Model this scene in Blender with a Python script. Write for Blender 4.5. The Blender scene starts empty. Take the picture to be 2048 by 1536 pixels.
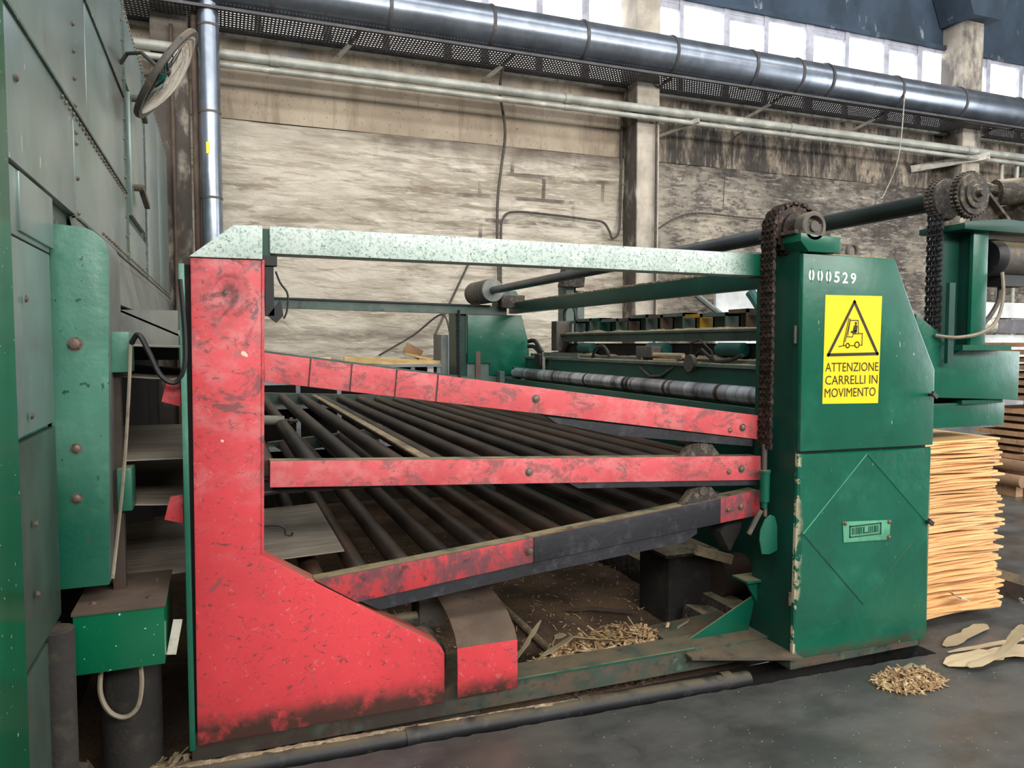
import bpy, bmesh, math, random
from mathutils import Vector, Matrix, noise as mnoise

R = random.Random(7)
scene = bpy.context.scene
COL = scene.collection
PI = math.pi

# ------------------------------------------------------------------ camera
cam_data = bpy.data.cameras.new('camera')
cam_data.sensor_width = 36.0
cam_data.lens = 36.0 * 1500.0 / 2048.0
cam_data.clip_start = 0.05
cam_data.clip_end = 200
cam = bpy.data.objects.new('camera', cam_data)
cam.location = (0, 0, 1.5)
cam.rotation_euler = (math.radians(90 - 3.1), 0, math.radians(-21.08))
COL.objects.link(cam)
scene.camera = cam

# ------------------------------------------------------------------ light
scene.view_settings.view_transform = 'Standard'
scene.view_settings.look = 'None'
scene.view_settings.gamma = 1.0
scene.view_settings.use_curve_mapping = False
scene.view_settings.exposure = 0.0
world = bpy.data.worlds.new('world')
scene.world = world
world.use_nodes = True
bgn = world.node_tree.nodes['Background']
bgn.inputs[0].default_value = (0.86, 0.93, 1.0, 1)
bgn.inputs[1].default_value = 0.4


def area(name, loc, rot, sx, sy, power, color):
    d = bpy.data.lights.new(name, 'AREA')
    d.shape = 'RECTANGLE'
    d.size = sx
    d.size_y = sy
    d.energy = power
    d.color = color
    o = bpy.data.objects.new(name, d)
    o.location = loc
    o.rotation_euler = rot
    COL.objects.link(o)
    return o


# the band of windows in the opposite long wall, and the roof lights of the hall
area('opposite_windows_light', (4, -9.0, 7.0), (math.radians(68), 0, 0), 26, 2.2, 3000, (1.0, 0.97, 0.93))
area('roof_light_near', (3.5, -1.5, 9.5), (math.radians(12), 0, 0), 24, 1.6, 1100, (0.97, 0.98, 1.0))
area('roof_light_far', (3.5, 5.0, 9.5), (0, 0, 0), 24, 1.2, 650, (0.94, 0.97, 1.0))
area('gate_light', (17, 0.5, 3.0), (math.radians(90), 0, math.radians(96)), 5, 5, 900, (0.93, 0.97, 1.0))
scene.cycles.max_bounces = 6
scene.cycles.diffuse_bounces = 4
scene.cycles.glossy_bounces = 3
scene.cycles.sample_clamp_indirect = 4.0


# ------------------------------------------------------------------ materials
def lin(h):
    if isinstance(h, (tuple, list)):
        return (*h[:3], 1.0)
    h = h.lstrip('#')
    c = [int(h[i:i + 2], 16) / 255 for i in (0, 2, 4)]
    c = [x / 12.92 if x <= 0.04045 else ((x + 0.055) / 1.055) ** 2.4 for x in c]
    return (*c, 1.0)


class NT:
    def __init__(s, name):
        s.m = bpy.data.materials.new(name)
        s.m.use_nodes = True
        s.t = s.m.node_tree
        s.b = s.t.nodes['Principled BSDF']
        s.geo = s.t.nodes.new('ShaderNodeNewGeometry')
        s.oi = s.t.nodes.new('ShaderNodeObjectInfo')
        s.sep = s.t.nodes.new('ShaderNodeSeparateXYZ')
        s.t.links.new(s.geo.outputs['Position'], s.sep.inputs[0])
        s.sepn = s.t.nodes.new('ShaderNodeSeparateXYZ')
        s.t.links.new(s.geo.outputs['Normal'], s.sepn.inputs[0])

    def put(s, sock, v):
        if hasattr(v, 'is_linked') or hasattr(v, 'links'):
            s.t.links.new(v, sock)
        else:
            sock.default_value = v

    def math(s, op, a, b=0.0, c=None):
        n = s.t.nodes.new('ShaderNodeMath')
        n.operation = op
        n.use_clamp = False
        s.put(n.inputs[0], a)
        s.put(n.inputs[1], b)
        if c is not None:
            s.put(n.inputs[2], c)
        return n.outputs[0]

    def rng(s, v, a, b, lo=0.0, hi=1.0, smooth=True):
        n = s.t.nodes.new('ShaderNodeMapRange')
        n.interpolation_type = 'SMOOTHSTEP' if smooth else 'LINEAR'
        s.put(n.inputs[0], v)
        n.inputs[1].default_value = a
        n.inputs[2].default_value = b
        n.inputs[3].default_value = lo
        n.inputs[4].default_value = hi
        return n.outputs[0]

    def vec(s, sc=(1, 1, 1), off=(0, 0, 0), rot=(0, 0, 0)):
        n = s.t.nodes.new('ShaderNodeMapping')
        s.t.links.new(s.geo.outputs['Position'], n.inputs[0])
        n.inputs['Scale'].default_value = sc
        n.inputs['Location'].default_value = off
        n.inputs['Rotation'].default_value = rot
        return n.outputs[0]

    def noise(s, scale, sc=(1, 1, 1), off=(0, 0, 0), detail=4.0, rough=0.6, dist=0.0, rot=(0, 0, 0)):
        n = s.t.nodes.new('ShaderNodeTexNoise')
        s.t.links.new(s.vec(sc, off, rot), n.inputs['Vector'])
        n.inputs['Scale'].default_value = scale
        n.inputs['Detail'].default_value = detail
        n.inputs['Roughness'].default_value = rough
        n.inputs['Distortion'].default_value = dist
        return n.outputs['Fac']

    def voro(s, scale, sc=(1, 1, 1), off=(0, 0, 0)):
        n = s.t.nodes.new('ShaderNodeTexVoronoi')
        s.t.links.new(s.vec(sc, off), n.inputs['Vector'])
        n.inputs['Scale'].default_value = scale
        return n.outputs['Distance']

    def mix(s, f, a, b):
        n = s.t.nodes.new('ShaderNodeMix')
        n.data_type = 'RGBA'
        s.put(n.inputs['Factor'], f)
        s.put(n.inputs['A'], a)
        s.put(n.inputs['B'], b)
        return n.outputs['Result']

    def bump(s, h, strength=0.3, dist=0.01):
        n = s.t.nodes.new('ShaderNodeBump')
        n.inputs['Strength'].default_value = strength
        n.inputs['Distance'].default_value = dist
        s.t.links.new(h, n.inputs['Height'])
        s.t.links.new(n.outputs[0], s.b.inputs['Normal'])

    def color(s, c):
        s.put(s.b.inputs['Base Color'], c)

    def rough(s, v):
        s.put(s.b.inputs['Roughness'], v)

    def metal(s, v):
        s.put(s.b.inputs['Metallic'], v)


def worn(name, base, layers=(), rough=0.5, metal=0.0, dust=None, bump=None, var=0.12, vscale=3.0, objvar=0.0):
    """paint or bare stuff with layers of wear: (colour, scale, stretch, lo, hi, amount, extra)"""
    n = NT(name)
    b = lin(base)
    v = n.noise(vscale, detail=3)
    dk = tuple(max(0, x * (1 - 2 * var)) for x in b[:3]) + (1,)
    lt = tuple(min(1, x * (1 + 1.6 * var)) for x in b[:3]) + (1,)
    c = n.mix(n.rng(v, 0.3, 0.7), dk, lt)
    if objvar:
        h = n.t.nodes.new('ShaderNodeHueSaturation')
        n.put(h.inputs['Color'], c)
        n.put(h.inputs['Value'], n.rng(n.oi.outputs['Random'], 0, 1, 1 - objvar, 1 + objvar, False))
        c = h.outputs[0]
    r = rough
    for i, L in enumerate(layers):
        col, scale, st, lo, hi, amt = L[:6]
        ex = L[6] if len(L) > 6 else {}
        if ex.get('voro'):
            f = n.rng(n.voro(scale, st, (i * 3.1, i * 1.7, i * 2.3)), lo, hi)
        else:
            f = n.rng(n.noise(scale, st, (i * 5.3 + 1, i * 7.1, i * 3.7), detail=ex.get('det', 5), rough=ex.get('nr', 0.62), dist=ex.get('dist', 0.0)), lo, hi)
        f = n.math('MULTIPLY', f, amt)
        for ax, k in (('x', 0), ('y', 1), ('z', 2)):
            if ax in ex:
                a, bb = ex[ax]
                wob = n.math('ADD', n.sep.outputs[k], n.math('MULTIPLY', n.math('SUBTRACT', n.noise(ex.get('wobs', 6), off=(9, 4, 2)), 0.5), ex.get('wob', 0.12)))
                f = n.math('MULTIPLY', f, n.rng(wob, a, bb))
        if 'rad' in ex:          # a worn patch of its own round shape
            px, pz, rr = ex['rad']
            dx = n.math('SUBTRACT', n.sep.outputs[0], px)
            dz = n.math('SUBTRACT', n.sep.outputs[2], pz)
            dd = n.math('SQRT', n.math('ADD', n.math('MULTIPLY', dx, dx), n.math('MULTIPLY', dz, dz)))
            sw = n.math('SINE', n.math('MULTIPLY', n.math('ADD', dd, n.math('MULTIPLY', n.noise(7, off=(2, 2, 2), detail=5), 0.22)), 150))
            f = n.math('MULTIPLY', n.math('MULTIPLY', f, n.rng(sw, -0.9, 0.9, 0.45, 1.0)), n.rng(n.math('ADD', dd, n.math('MULTIPLY', n.math('SUBTRACT', n.noise(9, off=(5, 1, 4)), 0.5), 0.12)), rr, rr * 0.4))
        c = n.mix(f, c, lin(col))
        if 'r' in ex:
            r = n.math('ADD', n.math('MULTIPLY', n.math('SUBTRACT', ex['r'], r), f), r)
    if dust:
        dcol, damt = dust
        up = n.rng(n.sepn.outputs[2], 0.45, 0.9)
        f = n.math('MULTIPLY', n.math('MULTIPLY', up, n.rng(n.noise(9, off=(3, 3, 3)), 0.25, 0.6)), damt)
        c = n.mix(f, c, lin(dcol))
        r = n.math('ADD', n.math('MULTIPLY', n.math('SUBTRACT', 0.95, r), f), r)
    n.color(c)
    n.rough(r)
    n.metal(metal)
    if bump:
        bs, bst, bd = bump
        n.bump(n.noise(bs, detail=4), bst, bd)
    return n.m


M = {}
DIRT = '#3a2f27'
SAW = '#8d7350'
# red paint with rubbed grey scuffs, pale chips and brown grime along the foot
M['red'] = worn('red_paint', '#d03f46', [
    ('#cf7f80', 9, (1, 1, 1.4), 0.42, 0.7, 0.55, {'z': (0.6, 1.2), 'wob': 0.5}),
    ('#8a5a5a', 13, (1, 1, 1), 0.54, 0.68, 0.6, {'z': (0.8, 1.3), 'wob': 0.6, 'nr': 0.75}),
    ('#d98f8c', 30, (1, 1, 1), 0.60, 0.7, 0.4, {'dist': 2.0}),
    ('#5b4a4a', 4.5, (1, 1, 1), 0.565, 0.66, 0.7, {'nr': 0.72, 'dist': 0.9, 'r': 0.8}),
    ('#54403f', 16, (1, 1, 1.5), 0.58, 0.66, 0.8, {'dist': 2.2, 'nr': 0.7}),
    ('#4a3a3a', 7, (1, 1, 1), 0.38, 0.60, 0.8, {'rad': (0.015, 1.66, 0.13), 'nr': 0.7, 'r': 0.8}),
    ('#4f3d3d', 5, (1, 1, 1), 0.54, 0.62, 0.75, {'z': (0.9, 1.2), 'wob': 0.6, 'nr': 0.75, 'dist': 0.6}),
    ('#6b4a4a', 50, (1, 1, 1), 0.62, 0.7, 0.5),
    ('#d9c7a8', 22, (1, 1, 1), 0.765, 0.775, 0.9, {'det': 1}),
    ('#33281f', 14, (1, 1, 1), 0.2, 0.5, 0.95, {'z': (0.19, 0.10), 'wob': 0.09, 'wobs': 9, 'r': 0.95}),
], rough=0.42, dust=('#6d5f45', 0.9), bump=(60, 0.08, 0.004), var=0.05)
# the arms: faded, rubbed red
M['red_arm'] = worn('faded_red_paint', '#cf5459', [
    ('#d99a97', 9, (1, 1, 1.3), 0.44, 0.68, 0.32, {'nr': 0.7}),
    ('#7a5353', 9, (1, 1, 1.6), 0.50, 0.62, 0.75, {'nr': 0.78, 'dist': 0.5, 'r': 0.85}),
    ('#4a3231', 75, (1, 1, 1), 0.60, 0.68, 0.55),
    ('#c4ab9a', 60, (1, 1, 1), 0.70, 0.74, 0.6),
], rough=0.55, dust=('#5d503e', 0.95), bump=(70, 0.12, 0.004), var=0.06)
M['red_arm_low'] = worn('grimy_red_paint', '#bd3a40', [
    ('#574045', 6, (1.6, 1, 1), 0.42, 0.6, 0.85, {'nr': 0.75, 'dist': 0.15, 'r': 0.85}),
    ('#2e2628', 20, (1, 1, 1), 0.58, 0.7, 0.7),
], rough=0.55, dust=('#5b4a44', 0.95), bump=(60, 0.12, 0.004), var=0.08)
M['black_grease'] = worn('greasy_black_facing', '#232328', [
    ('#47464c', 12, (1, 1, 1), 0.5, 0.7, 0.6), ('#151517', 30, (1, 1, 1), 0.55, 0.7, 0.8)],
    rough=0.6, dust=('#6a5a3f', 0.9), bump=(45, 0.3, 0.006))
GREEN = '#0b5742'
gl = [('#3f8f78', 3, (1, 1, 1), 0.5, 0.8, 0.35), ('#063a2b', 5, (1, 1, 1), 0.6, 0.8, 0.4),
      ('#9fb8a4', 60, (1, 1, 0.35), 0.735, 0.76, 0.8, {'det': 2}), ('#5a5a48', 4, (1, 1, 1), 0.66, 0.76, 0.5)]
M['green'] = worn('green_paint', GREEN, gl, rough=0.3, dust=('#8a7a5c', 0.75), bump=(5, 0.12, 0.02), var=0.05)
M['green_lower'] = worn('dented_green_paint', GREEN, gl + [
    ('#b9ad8f', 12, (1, 1, 0.7), 0.50, 0.53, 0.95, {'x': (2.435, 2.41), 'wob': 0.03, 'wobs': 14}),
    ('#4a3a2c', 12, (1, 1, 1), 0.3, 0.6, 0.8, {'z': (0.11, 0.05), 'wob': 0.03})],
    rough=0.32, bump=(3.4, 0.35, 0.03), var=0.08)
M['green_dark'] = worn('dark_green_paint', '#0c3f33', [('#1d5a49', 6, (1, 1, 1), 0.5, 0.8, 0.4), ('#2c2a22', 9, (1, 1, 1), 0.55, 0.75, 0.5)],
                       rough=0.4, dust=('#8f7f60', 0.95), var=0.1)
M['green_grey'] = worn('dusty_green_paint', '#4c5f57', [('#74756a', 7, (1, 1, 1), 0.45, 0.75, 0.6), ('#2b332e', 11, (1, 1, 1), 0.55, 0.75, 0.6)],
                       rough=0.6, dust=('#a39274', 0.9))
# green beam paled by dusty wear and painted-in light, dark speckle, cleaner right end
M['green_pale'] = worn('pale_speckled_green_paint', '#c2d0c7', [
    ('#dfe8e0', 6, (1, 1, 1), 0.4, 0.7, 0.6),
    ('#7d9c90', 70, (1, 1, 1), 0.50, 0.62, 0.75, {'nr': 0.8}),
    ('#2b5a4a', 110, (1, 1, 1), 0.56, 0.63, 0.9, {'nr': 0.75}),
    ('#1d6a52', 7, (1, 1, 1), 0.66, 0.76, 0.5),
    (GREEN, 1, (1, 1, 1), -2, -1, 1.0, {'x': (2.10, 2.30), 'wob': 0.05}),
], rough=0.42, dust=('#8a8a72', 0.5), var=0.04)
M['green_guard'] = worn('thick_green_paint', '#4b7f6c', [
    ('#79a692', 5, (1, 1, 1), 0.46, 0.72, 0.6), ('#17402f', 26, (1, 1, 1), 0.68, 0.72, 0.8, {'det': 2}),
    (GREEN, 1, (1, 1, 1), -2, -1, 0.9, {'z': (1.25, 0.85), 'wob': 0.2}),
    ('#54463a', 6, (1, 1, 1), 0.62, 0.75, 0.5)], rough=0.35, dust=('#7a705c', 0.9), bump=(28, 0.25, 0.006), var=0.08)
M['dryer'] = worn('grey_green_sheet_metal', '#7a8b86', [
    ('#8d9c98', 1.5, (1, 1, 0.5), 0.42, 0.68, 0.7), ('#52685d', 3, (1, 1, 0.6), 0.5, 0.75, 0.5),
    ('#cdd2c6', 30, (1, 1, 0.4), 0.735, 0.75, 0.8, {'det': 1}), ('#5f5240', 5, (1, 1, 0.4), 0.62, 0.75, 0.4)],
    rough=0.3, metal=0.35, dust=('#8a7f68', 0.8), var=0.06, bump=(2.5, 0.12, 0.02))
M['dryer_edge'] = worn('sheet_edge', '#4c5c54', [('#a59c86', 30, (1, 1, 1), 0.55, 0.7, 0.7)], rough=0.6)
M['dryer_low'] = worn('dark_green_sheet_metal', '#3c4f45', [('#24352c', 2, (1, 1, 0.5), 0.45, 0.7, 0.7), ('#5f5240', 5, (1, 1, 0.4), 0.6, 0.75, 0.5)], rough=0.45, metal=0.1)  # darker sheet metal for the lower panels
M['apron'] = worn('dull_sheet_metal', '#6f7570', [('#918f86', 4, (1, 1, 0.4), 0.45, 0.7, 0.6), ('#4f554f', 7, (1, 1, 0.4), 0.55, 0.75, 0.6)],
                  rough=0.5, metal=0.2, dust=('#b1a690', 0.9))
M['gloss_green'] = worn('glossy_green_paint', '#06603f', [('#0b7852', 2, (1, 1, 0.4), 0.5, 0.7, 0.4), ('#cfe0d2', 70, (1, 1, 1), 0.75, 0.77, 0.9, {'det': 1}),
                        ('#c7d8cc', 7, (1, 1, 5), 0.72, 0.76, 0.35)], rough=0.22, var=0.05)
M['steel_dark'] = worn('dark_roller_steel', '#544a43', [('#6a4a3a', 3, (1, 0.4, 1), 0.45, 0.65, 0.7), ('#22242b', 1.6, (1, 0.6, 1), 0.5, 0.62, 0.75)],
                       rough=0.36, metal=0.5, var=0.08, objvar=0.3)
M['steel_bright'] = worn('polished_steel', '#b4b8c2', [('#6b6462', 2.6, (0.05, 1.6, 0.05), 0.48, 0.58, 0.7), ('#e3e8f2', 3, (0.05, 2.2, 0.05), 0.52, 0.6, 0.7),
                         ('#57504b', 7, (0.05, 1.5, 0.05), 0.55, 0.62, 0.6), ('#4a4441', 6, (1, 1, 1), 0.6, 0.7, 0.6)], rough=0.28, metal=0.7, var=0.1)
M['steel_shaft'] = worn('shaft_steel', '#555a60', [('#34383c', 6, (1, 0.3, 1), 0.5, 0.7, 0.6)], rough=0.35, metal=0.7, dust=('#7f7863', 0.6))
M['shaft_green'] = worn('dark_green_shaft', '#26312e', [('#3d4a46', 6, (1, 0.3, 1), 0.5, 0.7, 0.6)], rough=0.3, metal=0.3, dust=('#4d4b40', 0.6))
M['chain'] = worn('rusty_chain_steel', '#332a26', [('#6d5340', 40, (1, 1, 1), 0.5, 0.65, 0.7), ('#16120f', 50, (1, 1, 1), 0.55, 0.65, 0.8)],
                  rough=0.5, metal=0.5, objvar=0.35)
M['chain_dusty'] = worn('dust_caked_gear', '#3d3833', [('#7d7260', 30, (1, 1, 1), 0.48, 0.66, 0.6), ('#1d1916', 40, (1, 1, 1), 0.55, 0.65, 0.7)],
                        rough=0.8, dust=('#9a8e74', 1.0), bump=(70, 0.5, 0.01))
M['iron'] = worn('dusty_iron', '#5b5650', [('#7e6a52', 20, (1, 1, 1), 0.5, 0.7, 0.6), ('#2c2825', 30, (1, 1, 1), 0.55, 0.7, 0.6)], rough=0.65, metal=0.3, dust=('#8f7d5c', 0.8))
M['iron_dark'] = worn('soiled_iron', '#2a2724', [('#453d33', 14, (1, 1, 1), 0.5, 0.7, 0.6)], rough=0.9, dust=('#574c3b', 0.8), bump=(60, 0.4, 0.008))
M['bolt'] = worn('bolt_steel', '#7b6a5f', [('#4a372c', 60, (1, 1, 1), 0.5, 0.65, 0.8)], rough=0.5, metal=0.5)
M['galv'] = worn('galvanised_sheet', '#8b939e', [('#6d737a', 2.5, (1, 1, 1), 0.5, 0.75, 0.6), ('#b4bcc6', 5, (1, 1, 1), 0.55, 0.75, 0.4),
                 ('#5d564c', 3.5, (1, 1, 1), 0.62, 0.75, 0.4)], rough=0.3, metal=0.85, var=0.1, dust=('#5f5c55', 0.5))
M['pipe'] = worn('grey_painted_pipe', '#a3a399', [('#7d7a70', 4, (0.5, 1, 1), 0.5, 0.7, 0.6), ('#cfccc0', 9, (0.4, 1, 1), 0.6, 0.7, 0.5)], rough=0.5, metal=0.2)
M['brown_pipe'] = worn('rusty_pipe', '#5f4e40', [('#3d3029', 8, (1, 1, 0.3), 0.5, 0.7, 0.7)], rough=0.7)
M['tray'] = worn('dark_tray_steel', '#4c4a4c', [('#6e675e', 8, (1, 1, 1), 0.5, 0.7, 0.6)], rough=0.6, metal=0.3)
M['whitemetal'] = worn('pale_angle_iron', '#b8b3a6', [('#6f665a', 12, (1, 1, 1), 0.5, 0.65, 0.7)], rough=0.6)
M['cable'] = worn('grey_cable', '#4a443c', [('#7a6f5c', 25, (1, 1, 1), 0.5, 0.7, 0.6)], rough=0.7)
M['cable_light'] = worn('dusty_cable', '#8d8270', [('#5c5345', 25, (1, 1, 1), 0.5, 0.7, 0.6)], rough=0.8)
M['rubber'] = worn('black_rubber', '#1b1b1d', [('#4c463b', 20, (1, 1, 1), 0.55, 0.75, 0.5)], rough=0.55, dust=('#6a6048', 0.6))
M['rust_rail'] = worn('rust_green_rail', '#3f4a40', [('#5b4a3c', 7, (1, 1, 1.5), 0.42, 0.62, 0.8), ('#2a241f', 16, (1, 1, 1), 0.52, 0.7, 0.8), ('#4f7a66', 12, (1, 1, 1), 0.62, 0.72, 0.5),
                      ('#30261e', 9, (1, 1, 1), 0.2, 0.5, 0.9, {'x': (1.0, 0.7), 'wob': 0.2})], rough=0.75, dust=('#6d5c42', 0.55))
M['brown_cover'] = worn('dusty_brown_guard', '#54453a', [('#6c5a48', 7, (1, 1, 1), 0.45, 0.7, 0.6), ('#2f2721', 18, (1, 1, 1), 0.6, 0.72, 0.7)], rough=0.9, bump=(120, 0.2, 0.004))
M['sawdust'] = worn('sawdust', '#94846a', [('#b8a688', 35, (1, 1, 1), 0.45, 0.65, 0.7), ('#6e5a40', 60, (1, 1, 1), 0.55, 0.7, 0.7)], rough=1.0, bump=(160, 0.8, 0.01))
M['dark_void'] = worn('void_shade_black', '#191715', [('#2d2823', 10, (1, 1, 1), 0.5, 0.7, 0.6)], rough=0.9)  # near-black for gaps and hollows, their shade put into the colour
M['mould'] = worn('yellow_paint', '#f2cf05', [('#c9a400', 5, (1, 1, 1), 0.55, 0.75, 0.3), ('#6b5a2a', 60, (1, 1, 0.25), 0.72, 0.75, 0.7)], rough=0.45, var=0.02)
M['ink'] = worn('black_print', '#231f18', [('#3a3526', 30, (1, 1, 1), 0.55, 0.7, 0.4)], rough=0.5)
M['white'] = worn('white_stencil_paint', '#eef2ea', [('#b9cbbf', 60, (1, 1, 1), 0.6, 0.7, 0.5)], rough=0.5, var=0.03)
M['plate_green'] = worn('pale_green_plate', '#5ea583', [('#3d8466', 30, (1, 1, 1), 0.5, 0.7, 0.6), ('#8ec0a4', 8, (1, 1, 1), 0.55, 0.7, 0.5)], rough=0.35, metal=0.2)
M['blue'] = worn('blue_plastic', '#2c5fa8', [], rough=0.5)
M['teal'] = worn('teal_paint', '#1d544f', [], rough=0.5)
M['grey_box'] = worn('blue_grey_enamel', '#a9b6bd', [('#8b979e', 4, (1, 1, 1), 0.5, 0.7, 0.5)], rough=0.5)
M['rack'] = worn('grey_rack_paint', '#8b8f92', [('#5f6264', 8, (1, 1, 1), 0.5, 0.7, 0.5)], rough=0.55, dust=('#9a8e78', 0.8))
M['wood_light'] = worn('fresh_wood', '#d7b77c', [('#b08a52', 6, (0.4, 3, 3), 0.5, 0.7, 0.6)], rough=0.8)
M['wood_strip'] = worn('pale_wood_strip', '#bda988', [('#8f7b5c', 30, (1, 0.5, 1), 0.5, 0.65, 0.7)], rough=0.85)
M['veneer'] = worn('orange_veneer', '#e8b57a', [('#f3cd97', 4, (0.5, 5, 1), 0.45, 0.65, 0.6), ('#c98748', 7, (0.25, 8, 2), 0.55, 0.72, 0.6),
                   ('#9a5f33', 9, (0.3, 9, 3), 0.68, 0.76, 0.6)], rough=0.6, var=0.05, objvar=0.16)
M['veneer_grey'] = worn('dull_grey_veneer', '#8f8577', [('#b3a896', 6, (0.6, 6, 1), 0.45, 0.7, 0.6), ('#5b5046', 8, (0.5, 9, 1), 0.52, 0.7, 0.7)], rough=0.7, var=0.08, objvar=0.1)
M['veneer_pale'] = worn('pale_veneer_offcut', '#b3a283', [('#a08a5f', 8, (0.5, 6, 1), 0.5, 0.7, 0.7)], rough=0.75, objvar=0.25)
M['board'] = worn('brown_board', '#b08a68', [('#7a5a42', 8, (0.4, 3, 1), 0.5, 0.7, 0.6)], rough=0.8, objvar=0.3)
M['log'] = worn('log_bark', '#8a6c52', [('#5f4835', 12, (1, 1, 1), 0.5, 0.7, 0.6)], rough=0.9, objvar=0.3)
M['mirror'] = worn('mirror_face', '#d8dadc', [], rough=0.04, metal=1.0, var=0.0)
M['sheet_white'] = worn('white_panel', '#c9ccca', [('#a5a8a5', 3, (1, 1, 1), 0.5, 0.7, 0.4)], rough=0.6)
M['frame_white'] = worn('window_frame_paint', '#a9aab4', [('#7f7f88', 9, (1, 1, 1), 0.5, 0.7, 0.5)], rough=0.6)


def m_pane():
    n = NT('daylit_frosted_glass')
    n.color((0.9, 0.93, 1.0, 1))
    n.rough(0.25)
    n.b.inputs['Emission Color'].default_value = (0.96, 0.98, 1.0, 1)
    n.b.inputs['Emission Strength'].default_value = 3.2
    return n.m


M['pane'] = m_pane()


def m_concrete_floor():
    n = NT('oily_concrete_floor')
    c = n.mix(n.rng(n.noise(1.6, (1, 1.6, 1), detail=5), 0.35, 0.65), lin('#353634'), lin('#51514e'))
    c = n.mix(n.math('MULTIPLY', n.rng(n.noise(3.2, (1, 1, 1), (4, 2, 0), dist=0.8), 0.55, 0.72), 0.65), c, lin('#2f2f2f'))
    c = n.mix(n.math('MULTIPLY', n.rng(n.noise(0.8, (1, 1, 1), (8, 3, 0)), 0.5, 0.7), 0.5), c, lin('#666156'))
    c = n.mix(n.math('MULTIPLY', n.rng(n.noise(80, detail=1), 0.74, 0.76), 0.8), c, lin('#b5ac98'))
    n.color(c)
    r = n.rng(n.noise(2.2, (1, 1, 1), (1, 7, 0), detail=5), 0.35, 0.68, 0.28, 0.62)
    n.rough(r)
    n.bump(n.noise(30, detail=5), 0.12, 0.006)
    return n.m


def m_sawdust_floor():
    n = NT('sawdust_covered_ground')
    c = n.mix(n.rng(n.noise(3.0, detail=6), 0.35, 0.65), lin('#4d3c2e'), lin('#7a6148'))
    c = n.mix(n.math('MULTIPLY', n.rng(n.noise(95, detail=3), 0.5, 0.7), 0.8), c, lin('#2c221a'))
    c = n.mix(n.math('MULTIPLY', n.rng(n.noise(120, (1, 1, 1), (5, 5, 5), detail=2), 0.64, 0.72), 0.8), c, lin('#a98a66'))
    n.color(c)
    n.rough(1.0)
    n.bump(n.noise(90, detail=5), 0.8, 0.012)
    return n.m


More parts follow.
